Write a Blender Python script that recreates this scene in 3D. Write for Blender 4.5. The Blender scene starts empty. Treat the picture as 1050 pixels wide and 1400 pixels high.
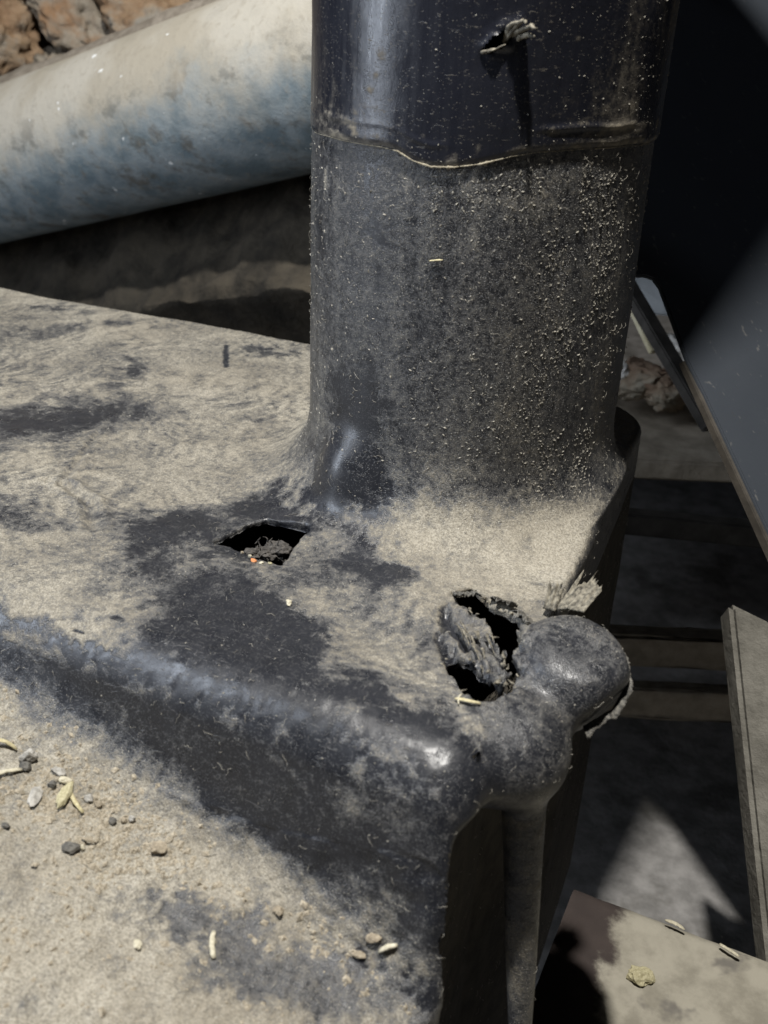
import bpy, bmesh, math, random
import numpy as np
from mathutils import Matrix, Vector

# ---------------------------------------------------------------- camera, world, lamps, exposure
scene = bpy.context.scene
col = scene.collection
random.seed(7)
RNG = np.random.default_rng(11)

cam_data = bpy.data.cameras.new('camera')
cam = bpy.data.objects.new('camera', cam_data)
col.objects.link(cam)
RIGHT = Vector((0.90923581, 0.41380369, 0.04535131))
UP = Vector((-0.22483091, 0.39646176, 0.89009502))
FWD = Vector((-0.35034455, 0.81950264, -0.45351309))
cam.matrix_world = Matrix(((RIGHT.x, UP.x, -FWD.x, 0.18032432), (RIGHT.y, UP.y, -FWD.y, -0.51727225), (RIGHT.z, UP.z, -FWD.z, 0.24898594), (0, 0, 0, 1)))
cam_data.sensor_width = 36.0
cam_data.lens = 38.57
cam_data.clip_start = 0.01
cam_data.clip_end = 50
cam_data.dof.use_dof = True
cam_data.dof.focus_distance = 0.56
cam_data.dof.aperture_fstop = 14.0
scene.camera = cam

world = bpy.data.worlds.new('World')
scene.world = world
world.use_nodes = True
world.node_tree.nodes['Background'].inputs[0].default_value = (0.75, 0.8, 1.0, 1)
world.node_tree.nodes['Background'].inputs[1].default_value = 0.010

def lamp(name, kind, loc, target, energy, color, size):
    d = bpy.data.lights.new(name, kind); d.energy = energy; d.color = color
    if kind == 'AREA':
        d.shape = 'RECTANGLE'; d.size, d.size_y = size
    else:
        d.shadow_soft_size = size
    o = bpy.data.objects.new(name, d); col.objects.link(o)
    o.location = loc
    o.rotation_euler = (Vector(target)-Vector(loc)).to_track_quat('-Z', 'Y').to_euler()
    return o
lamp('torch', 'POINT', (0.040, -0.30, 1.20), (0, 0, 0), 112.0, (1.0, 0.970, 0.915), 0.022)
lamp('doorway_light', 'AREA', (-0.80, -0.64, 0.50), (0, -0.1, 0.1), 12.5, (0.80, 0.88, 1.0), (0.16, 1.1))

scene.render.engine = 'CYCLES'
scene.cycles.use_denoising = True
scene.cycles.max_bounces = 6
scene.view_settings.view_transform = 'Standard'
scene.view_settings.look = 'None'
scene.view_settings.exposure = 0.0
scene.view_settings.gamma = 1.0

# ---------------------------------------------------------------- small helpers
def link(name, mesh, mat=None, parent=None):
    o = bpy.data.objects.new(name, mesh); col.objects.link(o)
    if mat is not None: mesh.materials.append(mat)
    if parent is not None: o.parent = parent
    return o
def tag(o, label, cat=None, group=None, kind=None):
    o['label'] = label
    if cat: o['category'] = cat
    if group: o['group'] = group
    if kind: o['kind'] = kind
    return o
def empty(name, loc=(0, 0, 0)):
    o = bpy.data.objects.new(name, None); col.objects.link(o); o.location = loc; o.empty_display_size = 0.02
    return o
def np_mesh(name, V, F, smooth=True):
    """V (n,3), F (m,3) or (m,4) arrays"""
    V = np.asarray(V, dtype=np.float32); F = np.asarray(F, dtype=np.int32)
    me = bpy.data.meshes.new(name)
    k = F.shape[1]
    me.vertices.add(len(V)); me.vertices.foreach_set('co', V.ravel())
    me.loops.add(F.size); me.loops.foreach_set('vertex_index', F.ravel())
    me.polygons.add(len(F)); me.polygons.foreach_set('loop_start', np.arange(0, F.size, k, dtype=np.int32))
    me.polygons.foreach_set('use_smooth', np.full(len(F), smooth))
    me.update(calc_edges=True); me.validate()
    return me
def add_attr(me, name, vals):
    a = me.attributes.new(name, 'FLOAT', 'POINT'); a.data.foreach_set('value', np.asarray(vals, dtype=np.float32))

# ---------------------------------------------------------------- materials
class NT:
    def __init__(self, name):
        self.m = bpy.data.materials.new(name); self.m.use_nodes = True
        self.t = self.m.node_tree; self.b = self.t.nodes['Principled BSDF']
        self.co = self.t.nodes.new('ShaderNodeTexCoord').outputs['Object']
    def set(self, sock, v):
        if hasattr(v, 'is_linked') or isinstance(v, bpy.types.NodeSocket): self.t.links.new(v, sock)
        else: sock.default_value = v
    def map(self, scale, rot=(0, 0, 0)):
        n = self.t.nodes.new('ShaderNodeMapping'); self.t.links.new(self.co, n.inputs[0])
        n.inputs['Scale'].default_value = scale; n.inputs['Rotation'].default_value = rot
        return n.outputs[0]
    def noise(self, scale, detail=4, rough=0.55, vec=None, dist=0.0):
        n = self.t.nodes.new('ShaderNodeTexNoise'); self.t.links.new(vec if vec is not None else self.co, n.inputs['Vector'])
        n.inputs['Scale'].default_value = scale; n.inputs['Detail'].default_value = detail
        n.inputs['Roughness'].default_value = rough; n.inputs['Distortion'].default_value = dist
        return n.outputs['Fac']
    def voronoi(self, scale, vec=None, out='Distance', feature='F1'):
        n = self.t.nodes.new('ShaderNodeTexVoronoi'); n.feature = feature
        self.t.links.new(vec if vec is not None else self.co, n.inputs['Vector']); n.inputs['Scale'].default_value = scale
        return n.outputs[out]
    def attr(self, name):
        n = self.t.nodes.new('ShaderNodeAttribute'); n.attribute_name = name; return n.outputs['Fac']
    def math(self, op, a, b=0.0, c=0.0, clamp=False):
        n = self.t.nodes.new('ShaderNodeMath'); n.operation = op; n.use_clamp = clamp
        for i, v in enumerate((a, b, c)): self.set(n.inputs[i], v)
        return n.outputs[0]
    def ramp(self, v, lo, hi, a=0.0, b=1.0):
        n = self.t.nodes.new('ShaderNodeMapRange'); n.interpolation_type = 'SMOOTHSTEP'; self.set(n.inputs[0], v)
        for i, q in enumerate((lo, hi, a, b)): self.set(n.inputs[i+1], q)
        return n.outputs[0]
    def mix(self, f, a, b):
        n = self.t.nodes.new('ShaderNodeMix'); n.data_type = 'RGBA'
        self.set(n.inputs[0], f)
        for s, v in ((n.inputs[6], a), (n.inputs[7], b)):
            if isinstance(v, tuple): s.default_value = (v[0], v[1], v[2], 1)
            else: self.t.links.new(v, s)
        return n.outputs[2]
    def bump(self, h, strength, dist, prev=None):
        n = self.t.nodes.new('ShaderNodeBump'); self.set(n.inputs['Height'], h)
        n.inputs['Strength'].default_value = strength; n.inputs['Distance'].default_value = dist
        if prev is not None: self.t.links.new(prev, n.inputs['Normal'])
        return n.outputs[0]
    def normal_z(self):
        g = self.t.nodes.new('ShaderNodeNewGeometry'); s = self.t.nodes.new('ShaderNodeSeparateXYZ')
        self.t.links.new(g.outputs['Normal'], s.inputs[0]); return s.outputs[2]
    def done(self, color, rough, normal=None, spec=0.5):
        s = self.b.inputs['Base Color']
        if isinstance(color, tuple): s.default_value = (color[0], color[1], color[2], 1)
        else: self.t.links.new(color, s)
        self.set(self.b.inputs['Roughness'], rough)
        self.b.inputs['Specular IOR Level'].default_value = spec
        if normal is not None: self.t.links.new(normal, self.b.inputs['Normal'])
        return self.m

def mat_dusty_plastic():
    n = NT('dusty_black_plastic')
    d = n.attr('dust')
    mid = n.noise(330, 4, 0.7)
    fine = n.noise(1700, 2, 0.7)
    hair = n.noise(900, 2, 0.5, n.map((1, 0.22, 0.6), (0.4, 0.3, 0.9)), 1.2)
    hair2 = n.noise(900, 2, 0.5, n.map((0.22, 1, 0.7), (0.2, 0.5, 0.3)), 1.2)
    s = n.math('MULTIPLY_ADD', n.math('SUBTRACT', mid, 0.5), 1.25, d)
    s = n.math('MULTIPLY_ADD', n.math('SUBTRACT', fine, 0.5), 0.95, s)
    film = n.ramp(s, -0.04, 1.08)
    hs = n.math('MAXIMUM', n.ramp(hair, 0.64, 0.70), n.ramp(hair2, 0.64, 0.70))
    hs = n.math('MULTIPLY', hs, n.ramp(d, -0.1, 0.45, 0.17, 0.42))
    # single grains
    def grains(scale, thr, size):
        vd = n.voronoi(scale); vc = n.t.nodes.new('ShaderNodeSeparateColor'); n.t.links.new(vd.node.outputs['Color'], vc.inputs[0])
        return n.math('MULTIPLY', n.ramp(vc.outputs[0], thr, thr+0.03), n.ramp(vd, size, size*0.6))
    gr = n.math('MAXIMUM', grains(1150, 0.86, 0.42), n.math('MAXIMUM', grains(620, 0.94, 0.30), n.math('MULTIPLY', grains(1900, 0.74, 0.5), 0.7)))
    gr = n.math('MULTIPLY', gr, n.ramp(d, -0.15, 0.40, 0.13, 0.75))
    cover = n.math('MAXIMUM', n.math('MAXIMUM', film, hs), gr)
    big = n.noise(14, 3, 0.6)
    dustc = n.mix(n.ramp(big, 0.35, 0.65), (0.285, 0.255, 0.202), (0.365, 0.335, 0.275))
    dustc = n.mix(n.ramp(n.noise(950, 3, 0.8), 0.36, 0.62), (0.185, 0.166, 0.130), dustc)
    dustc = n.mix(n.math('MULTIPLY', gr, 0.6), dustc, (0.58, 0.55, 0.48))
    dustc = n.mix(n.ramp(cover, 0.15, 0.65), (0.26, 0.254, 0.243), dustc)
    plas = n.mix(n.noise(60, 4), (0.010, 0.011, 0.014), (0.022, 0.023, 0.028))
    colr = n.mix(cover, plas, dustc)
    rgh = n.ramp(cover, 0.25, 0.95, n.ramp(n.noise(120, 3), 0.3, 0.7, 0.26, 0.40), 0.9)
    h = n.math('MULTIPLY_ADD', cover, 0.7, n.math('MULTIPLY', n.noise(2200, 2), n.ramp(d, 0.0, 0.5, 0.05, 0.35)))
    h = n.math('MULTIPLY_ADD', gr, 0.5, h)
    bp = n.bump(h, 0.75, 0.0008)
    bp = n.bump(n.noise(90, 2), 0.03, 0.004, bp)
    return n.done(colr, rgh, bp, 0.5)
def mat_upper():
    n = NT('glossy_black_pipe')
    d = n.attr('dust')
    streak = n.noise(260, 4, 0.6, n.map((1, 1, 0.09)))
    fine = n.noise(1300, 3, 0.7); mid = n.noise(300, 4, 0.6)
    s = n.math('MULTIPLY_ADD', n.math('SUBTRACT', streak, 0.5), 0.30, d)
    s = n.math('MULTIPLY_ADD', n.math('SUBTRACT', mid, 0.5), 0.55, s)
    s = n.math('MULTIPLY_ADD', n.math('SUBTRACT', fine, 0.5), 0.45, s)
    cover = n.ramp(s, 0.22, 0.95)
    vd = n.voronoi(1300); vc = n.t.nodes.new('ShaderNodeSeparateColor'); n.t.links.new(vd.node.outputs['Color'], vc.inputs[0])
    sp = n.math('MULTIPLY', n.ramp(vc.outputs[0], 0.90, 0.93), n.ramp(vd, 0.40, 0.25))
    scr = n.ramp(n.noise(700, 2, 0.5, n.map((0.35, 0.35, 1.6), (0.5, 0.2, 0.4)), 1.5), 0.66, 0.72)
    cover = n.math('MAXIMUM', cover, n.math('MULTIPLY', n.math('MAXIMUM', sp, scr), 0.30))
    colr = n.mix(cover, (0.013, 0.014, 0.020), (0.27, 0.235, 0.175))
    rgh = n.ramp(cover, 0.0, 0.5, n.ramp(streak, 0.3, 0.7, 0.24, 0.36), 0.85)
    bp = n.bump(n.math('MULTIPLY_ADD', cover, 0.6, n.math('MULTIPLY', n.noise(2000, 2), 0.2)), 0.45, 0.0006)
    bp = n.bump(n.noise(70, 3), 0.10, 0.004, bp)
    return n.done(colr, rgh, bp)
def mat_simple(name, c1, c2, scale, rough=0.85, bump=0.4, bdist=0.001, c3=None, detail=6):
    n = NT(name)
    a = n.noise(scale, detail, 0.65)
    c = n.mix(n.ramp(a, 0.3, 0.7), c1, c2)
    if c3: c = n.mix(n.ramp(n.noise(scale*0.37, 4, 0.6), 0.5, 0.68), c, c3)
    return n.done(c, rough, n.bump(n.noise(scale*2.2, 6, 0.7), bump, bdist), 0.35)
# ---------------------------------------------------------------- noise and the shape of the moulding
def _hash(ix, iy, iz, seed):
    h = (ix.astype(np.int64)*374761393 + iy.astype(np.int64)*668265263 + iz.astype(np.int64)*2147483647 + seed*1274126177) & 0xffffffff
    h = ((h ^ (h >> 13))*1274126177) & 0xffffffff
    h = ((h ^ (h >> 16))*2246822519) & 0xffffffff
    return ((h ^ (h >> 15)) & 0xffff)/65535.0

def vnoise(P, scale, seed=0):
    """value noise 0..1 of points P (n,3); scale may be a number or a 3-vector (cycles per metre)"""
    Q = P*np.asarray(scale, dtype=np.float64)
    I = np.floor(Q); F = Q-I; I = I.astype(np.int64)
    F = F*F*F*(F*(F*6-15)+10)
    out = 0
    for dx in (0, 1):
        wx = F[:, 0] if dx else 1-F[:, 0]
        for dy in (0, 1):
            wy = F[:, 1] if dy else 1-F[:, 1]
            for dz in (0, 1):
                wz = F[:, 2] if dz else 1-F[:, 2]
                out = out + wx*wy*wz*_hash(I[:, 0]+dx, I[:, 1]+dy, I[:, 2]+dz, seed)
    return out

def fbm(P, scale, octaves=4, seed=0, gain=0.5):
    s = np.asarray(scale, dtype=np.float64); a = 1.0; t = 0; n = 0
    for o in range(octaves):
        t = t + a*vnoise(P, s, seed+o*17); n += a; a *= gain; s = s*2.03
    return t/n

def smin(a, b, k):
    h = np.clip(0.5+0.5*(b-a)/k, 0, 1)
    return b+(a-b)*h - k*h*(1-h)

def smax(a, b, k): return -smin(-a, -b, k)

def sd_ellipsoid(P, c, r):
    q = (P-np.array(c)); r = np.array(r)
    k0 = np.linalg.norm(q/r, axis=1); k1 = np.linalg.norm(q/(r*r), axis=1)+1e-9
    return k0*(k0-1.0)/k1

def sd_cone(P, a, b, ra, rb):
    a = np.array(a); b = np.array(b); ba = b-a
    t = np.clip(((P-a)@ba)/(ba@ba), 0, 1)
    return np.linalg.norm(P-a-t[:, None]*ba, axis=1)-(ra+(rb-ra)*t)

def sd_poly(xy, V):
    V = np.asarray(V); n = len(V)
    d = np.full(len(xy), 1e9); s = np.ones(len(xy))
    for i in range(n):
        a = V[i]; b = V[i-1]; e = b-a; w = xy-a
        t = np.clip((w@e)/(e@e), 0, 1)
        q = w-t[:, None]*e
        d = np.minimum(d, (q*q).sum(1))
        c1 = xy[:, 1] >= a[1]; c2 = xy[:, 1] < b[1]; c3 = e[0]*w[:, 1] > e[1]*w[:, 0]
        flip = (c1 & c2 & c3) | (~c1 & ~c2 & ~c3)
        s = np.where(flip, -s, s)
    return s*np.sqrt(d)

def flange_z(x): return -0.063-0.27*x

def sdf(P):
    """outer skin of the black moulding (solid)"""
    x, y, z = P[:, 0], P[:, 1], P[:, 2]
    # housing: rounded block, its right side slightly raked
    RB = 0.045; R = 0.005+0.013*np.clip((-y-0.14)/0.07, 0, 1)+0.006*np.clip((0.03-x)/0.06, 0, 1)*np.clip((y+0.14)/0.07, 0, 1)
    xr = 0.086-0.06*y-0.022*np.clip((-z-0.020)/0.035, 0, 1)*np.clip((-y-0.02)/0.1, 0, 1)*np.clip((y+0.2300+0.06*x-0.30*np.maximum(z, -0.09)-0.0035)/0.005, 0, 1)
    qx = x-xr; qyb = y-0.150; qyf = -0.230-0.06*x-y+0.30*np.minimum(z, 0)*np.clip((z+0.2)*10, 0, 1)
    rear = np.minimum(np.maximum(qx+RB, qyb+RB), 0)+np.hypot(np.maximum(qx+RB, 0), np.maximum(qyb+RB, 0))-RB
    RF = 0.022-0.012*np.clip((-z-0.004)/0.055, 0, 1)
    front = np.minimum(np.maximum(qx+RF, qyf+RF), 0)+np.hypot(np.maximum(qx+RF, 0), np.maximum(qyf+RF, 0))-RF
    side = np.maximum(rear, front)
    topz = z-0.0008*np.sin(x*23+1)-0.0012*np.sin(y*17+x*9)
    d = np.minimum(np.maximum(side+R, topz+R), 0)+np.hypot(np.maximum(side+R, 0), np.maximum(topz+R, 0))-R
    # long flange at the foot of the front face
    fz = flange_z(x)+0.0012*np.sin(x*31)+0.001*np.sin(y*40+x*12)
    fy = np.maximum(y+0.228, -0.62-y)
    fl = np.maximum(np.maximum(z-fz, fz-0.005-z), np.maximum(x-0.0970-0.16*np.minimum(y+0.25, 0), fy))
    fl = fl-0.0012
    d = smin(d, fl, 0.026)
    # pipe
    r = np.hypot(x, y)
    pr = 0.0800+0.012*np.clip(z-0.02, 0, 1)*0.0
    ang = np.arctan2(y, x)
    pipe = np.maximum(r-pr-0.0006*np.sin(ang*3+z*20), -z-0.05)
    d = smin(d, pipe, 0.042)
    d = smax(d, x-xr-0.0008-np.maximum(z-0.004, 0)*1.2, 0.004)
    # swelling at the pipe foot
    m = (np.abs(x+0.027) < 0.06) & (np.abs(y+0.072) < 0.06) & (np.abs(z-0.022) < 0.06)
    if m.any(): d[m] = smin(d[m], sd_ellipsoid(P[m], (-0.0275, -0.0735, 0.020), (0.0125, 0.0105, 0.0150)), 0.016)
    # corner lobe with its tapering rib, torn boss
    m = (x > 0.05) & (y < -0.08) & (y > -0.26) & (z < 0.06)
    if m.any():
        Q = P[m]; t = d[m]
        t = smin(t, sd_ellipsoid(Q, (0.1000, -0.1890, -0.0205), (0.0205, 0.0250, 0.0205)), 0.015)
        t = smin(t, sd_cone(Q, (0.1015, -0.184, -0.018), (0.1270, -0.212, -0.195), 0.0100, 0.0028), 0.009)
        bc = np.array([0.1085, -0.1480, -0.0070])
        b = sd_ellipsoid(Q, bc, (0.0265, 0.0270, 0.0215))
        for nx, ny, nz_, hh in ((0.80, 0.58, 0.12, 0.0205), (0.86, -0.30, -0.42, 0.0195), (0.10, -0.15, 0.98, 0.0178), (0.35, 0.85, 0.38, 0.0215)):
            b = smax(b, (Q-bc)@np.array([nx, ny, nz_])-hh, 0.004)
        d[m] = smin(t, b, 0.0080)
    # dished near lip of the leaf-shaped hole, shallow dents
    d = d+0.0035*np.exp(-(((x+0.050)/0.014)**2+((y+0.130)/0.010)**2+(z/0.02)**2))
    d = d+0.0025*np.exp(-(((x+0.13)/0.05)**2+((y+0.06)/0.05)**2+(z/0.03)**2))
    d = d+0.0030*np.exp(-(((x-0.03)/0.03)**2+((y+0.17)/0.022)**2+(z/0.03)**2))
    return d
SMUDGES = [  # two ends (m), radius, strength: wiped (-) and dust-laden (+) patches
    ([-0.2342, -0.0557, 0.0006], [-0.2073, -0.0157, -0.0007], 0.0214, -0.60),
    ([-0.2395, -0.086, 0.0013], [-0.2236, -0.0685, 0.0006], 0.0130, -0.35),
    ([-0.2407, 0.0145, -0.0003], [-0.2431, 0.0489, -0.0004], 0.0106, -0.30),
    ([-0.3547, 0.0613, -0.0016], [-0.3301, 0.0864, -0.0014], 0.0099, -0.40),
    ([-0.2277, -0.0906, 0.0012], [-0.2134, -0.0806, 0.0006], 0.0128, -0.30),
    ([-0.1768, -0.1539, 0.001], [-0.163, -0.1544, 0.0006], 0.0144, -0.55),
    ([-0.2004, 0.1081, 0.0004], [-0.1753, 0.12, 0.0004], 0.0057, -0.55),
    ([-0.3833, 0.1184, -0.002], [-0.3719, 0.1299, -0.0019], 0.0041, -0.60),
    ([-0.3159, 0.1142, -0.0009], [-0.2829, 0.1176, -0.0001], 0.0056, -0.40),
    ([-0.2598, 0.0557, -0.0004], [-0.2405, 0.0389, -0.0004], 0.0061, -0.40),
    ([-2.8812, 4.0297, -1.3123], [-2.6047, 4.0631, -1.3694], 0.0342, -0.30),
    ([-0.1783, 0.1358, 0.0007], [-0.1637, 0.1273, 0.0005], 0.0047, -0.30),
    ([-0.1537, -0.1202, -0.0006], [-0.129, -0.1463, -0.0003], 0.0027, -0.30),
    ([-0.1798, -0.1038, -0.0001], [-0.1961, -0.0549, -0.0007], 0.0012, -0.45),
    ([-0.097, -0.131, -0.001], [-0.0666, -0.1338, -0.0015], 0.0150, -0.50),
    ([-0.08, -0.0918, -0.0021], [-0.043, -0.0909, 0.0027], 0.0130, -0.45),
    ([-0.0968, -0.2214, -0.0056], [-0.0067, -0.2296, -0.0077], 0.0089, -0.30),
    ([-0.0204, -0.0856, 0.0257], [0.0109, -0.128, -0.0003], 0.0098, -0.45),
    ([0.0021, -0.2281, -0.0056], [0.0927, -0.2253, -0.0067], 0.0096, -0.45),
    ([0.0012, -0.1737, -0.0007], [0.0667, -0.1969, -0.0002], 0.0230, -0.26),
    ([0.0709, -0.1999, -0.0001], [0.0854, -0.2071, -0.0001], 0.0056, -0.25),
    ([-0.0999, -0.1505, -0.0005], [-0.0873, -0.1205, -0.0013], 0.0157, -0.60),
    ([-0.0167, -0.0782, 0.1661], [-0.0144, -0.0787, 0.1076], 0.0029, -0.40),
    ([0.0749, -0.2299, -0.0043], [0.0832, -0.2296, -0.0045], 0.0053, -0.40),
    ([-0.0289, -0.0823, 0.0332], [-0.0215, -0.0858, 0.0255], 0.0092, -0.80),
    ([0.0404, -0.1565, -0.002], [0.0648, -0.1689, -0.0012], 0.0061, -0.20),
    ([0.0164, -0.1833, -0.0011], [0.0423, -0.2164, 0.0008], 0.0066, -0.30),
    ([0.059, -0.2069, 0.0003], [0.0759, -0.2123, 0.0], 0.0044, -0.35),
    ([-0.0754, -0.1764, 0.0001], [-0.0262, -0.181, 0.0004], 0.0204, -0.62),
    ([-0.0295, -0.1928, 0.0007], [0.0057, -0.1946, 0.0004], 0.0214, -0.55),
    ([-0.0696, -0.0877, -0.0013], [-0.0432, -0.0867, 0.0048], 0.0141, -0.50),
    ([-0.0295, -0.075, 0.0596], [-0.0221, -0.0847, 0.0288], 0.0119, -0.62),
    ([-0.0074, -0.08, 0.0603], [0.0005, -0.0803, 0.0547], 0.0048, -0.20),
    ([-0.0315, -0.0865, 0.0195], [0.0018, -0.118, -0.0003], 0.0135, -0.50),
    ([0.0033, -0.1173, -0.0002], [0.0229, -0.1537, -0.0016], 0.0087, -0.35),
    ([-0.0364, -0.2144, 0.0004], [0.0031, -0.2244, -0.0026], 0.0143, -0.50),
    ([0.0168, -0.2149, 0.0011], [0.053, -0.2259, -0.0022], 0.0119, -0.40),
    ([0.0581, -0.2244, -0.0014], [0.092, -0.2237, -0.0055], 0.0129, -0.55),
    ([-0.0536, -0.1356, -0.003], [-0.0097, -0.1395, -0.0003], 0.0103, -0.35),
    ([-0.1198, -0.2218, -0.007], [-0.0251, -0.2265, -0.0058], 0.0085, -0.42),
    ([-0.0251, -0.2265, -0.0058], [0.0317, -0.2308, -0.0066], 0.0117, -0.35),
    ([0.005, -0.0931, 0.008], [0.0776, -0.0586, 0.005], 0.0190, 0.30),
    ([0.0387, -0.1197, -0.0004], [0.0815, -0.0816, -0.0003], 0.0098, 0.20),
    ([0.0012, -0.1605, -0.0008], [0.0534, -0.187, -0.0008], 0.0141, 0.22),
    ([0.0063, -0.2189, 0.0001], [0.029, -0.2258, -0.0027], 0.0057, 0.35),
    ([0.0361, -0.2037, 0.0005], [0.0709, -0.1999, -0.0001], 0.0062, 0.20),
    ([-0.0149, -0.1603, -0.0001], [-0.0093, -0.1672, -0.0002], 0.0025, 0.30),
    ([-0.0183, -0.2871, -0.0568], [0.0084, -0.2806, -0.0628], 0.0049, -0.60),
    ([0.0064, -0.2822, -0.0623], [0.0334, -0.2767, -0.0688], 0.0068, -0.62),
    ([0.0261, -0.2893, -0.067], [0.0578, -0.2778, -0.0752], 0.0084, -0.55),
    ([0.0298, -0.2758, -0.0679], [0.0516, -0.2773, -0.0735], 0.0068, -0.30),
    ([0.0593, -0.2752, -0.0753], [0.0936, -0.2689, -0.082], 0.0090, -0.50),
    ([-0.0172, -0.3386, -0.0587], [-0.0037, -0.3339, -0.0617], 0.0060, -0.25),
    ([-0.0163, -0.3255, -0.0586], [0.0023, -0.319, -0.0625], 0.0033, -0.25),
    ([-0.0673, -0.0432, 0.1833], [-0.0542, -0.0588, 0.1277], 0.0050, -0.10),
    ([-0.0461, -0.0654, 0.161], [-0.0419, -0.0682, 0.1524], 0.0031, 0.55),
    ([-0.0548, -0.0583, 0.141], [-0.051, -0.0617, 0.1321], 0.0049, -0.35),
    ([0.0075, -0.0792, 0.108], [0.0152, -0.0781, 0.0922], 0.0033, -0.25),
    ([-0.023, -0.077, 0.085], [-0.0186, -0.0782, 0.0826], 0.0027, -0.25),
    ([0.0933, -0.1641, 0.0052], [0.1219, -0.162, 0.0066], 0.0140, -0.60),
    ([0.1006, -0.2017, -0.0017], [0.1149, -0.1873, -0.0064], 0.0082, -0.25),
    ([0.1015, -0.2041, -0.003], [0.108, -0.2089, -0.0104], 0.0033, 0.30),
    ([0.0865, -0.1202, -0.001], [0.0862, -0.0413, -0.043], 0.0045, 0.30),
    ([0.0187, -0.0828, 0.0185], [0.0585, -0.0605, 0.0187], 0.0104, 0.15),
    ([0.0765, -0.0234, 0.1486], [0.0813, -0.0143, 0.0246], 0.0075, 0.18),
    ([-0.0259, -0.0762, 0.0821], [-0.0176, -0.0783, 0.0863], 0.0014, -0.30),
    ([0.0002, -0.0796, 0.1151], [0.0077, -0.0792, 0.1047], 0.0020, -0.25),
    ([0.0115, -0.0787, 0.0978], [0.0165, -0.0778, 0.091], 0.0026, -0.30),
    ([-0.0139, -0.0792, 0.0713], [-0.0045, -0.08, 0.0752], 0.0014, 0.20),
    ([-0.0037, -0.0802, 0.0629], [0.0047, -0.08, 0.0555], 0.0017, -0.30),
    ([-0.0441, -0.0673, 0.0483], [-0.033, -0.0769, 0.0387], 0.0043, -0.30),
    ([0.0618, -0.0508, 0.1901], [0.0523, -0.0605, 0.1685], 0.0008, -0.50),
    ([-0.0201, -0.0779, 0.0715], [-0.0105, -0.0798, 0.0447], 0.0069, -0.20),
    ([-0.0513, -0.062, 0.068], [-0.0565, -0.0582, 0.0266], 0.0043, 0.20),
    ([-0.0028, -0.08, 0.1664], [0.0544, -0.0586, 0.167], 0.0051, 0.18),
    ([0.0225, -0.0768, 0.163], [0.0486, -0.0628, 0.0514], 0.0044, 0.06),
    ([-0.1201, -0.2214, -0.0066], [-0.0729, -0.2233, -0.0059], 0.0039, -0.45),
    ([-0.0729, -0.2233, -0.0059], [0.0015, -0.2271, -0.0048], 0.0037, -0.40),
    ([0.0015, -0.2271, -0.0048], [0.0541, -0.2282, -0.0035], 0.0037, -0.40),
    ([0.0541, -0.2282, -0.0035], [0.0901, -0.226, -0.0052], 0.0043, -0.40),
    ([-0.1111, -0.2338, -0.0211], [-0.0009, -0.2399, -0.0332], 0.0052, -0.30),
    ([-0.0009, -0.2399, -0.0332], [0.0829, -0.2489, -0.0463], 0.0070, -0.30),
    ([-0.0638, -0.1383, -0.0013], [-0.0337, -0.153, -0.0001], 0.0031, 0.35),
    ([-0.0285, -0.1423, -0.0004], [-0.0284, -0.1182, -0.0007], 0.0020, 0.20),
]
HOLE_LEAF = [[-0.0712, -0.134], [-0.0683, -0.1233], [-0.0659, -0.1083], [-0.0604, -0.1001], [-0.0489, -0.0986], [-0.0375, -0.098], [-0.0353, -0.1022], [-0.0364, -0.109], [-0.0344, -0.1221], [-0.0314, -0.1379], [-0.0374, -0.1367], [-0.046, -0.1339], [-0.0545, -0.1314], [-0.0619, -0.1317]]
HOLE_UPPER = [[0.0458, -0.1236], [0.0527, -0.1154], [0.0587, -0.1176], [0.0641, -0.1249], [0.0718, -0.1259], [0.0786, -0.1286], [0.0829, -0.136], [0.0881, -0.1556], [0.0869, -0.1596], [0.0901, -0.1646], [0.0934, -0.173], [0.0928, -0.1793], [0.089, -0.1768], [0.0881, -0.1687], [0.0835, -0.1624], [0.0826, -0.1579], [0.0773, -0.1521], [0.073, -0.1445], [0.0667, -0.1379], [0.0589, -0.1319], [0.0514, -0.1273]]
HOLE_LOWER = [[0.0626, -0.1759], [0.0641, -0.1669], [0.0685, -0.1671], [0.0747, -0.1685], [0.0813, -0.1725], [0.0862, -0.1765], [0.0903, -0.1772], [0.0924, -0.1725], [0.0938, -0.1769], [0.0921, -0.186], [0.088, -0.1927], [0.0831, -0.1935], [0.0782, -0.1912], [0.071, -0.1832]]
TONGUE = [[0.0462, -0.1349], [0.0515, -0.1259], [0.0599, -0.13], [0.0744, -0.1431], [0.0826, -0.1579], [0.0881, -0.1687], [0.089, -0.1768], [0.0824, -0.1766], [0.0693, -0.1708], [0.0629, -0.1728], [0.053, -0.1568]]
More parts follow.
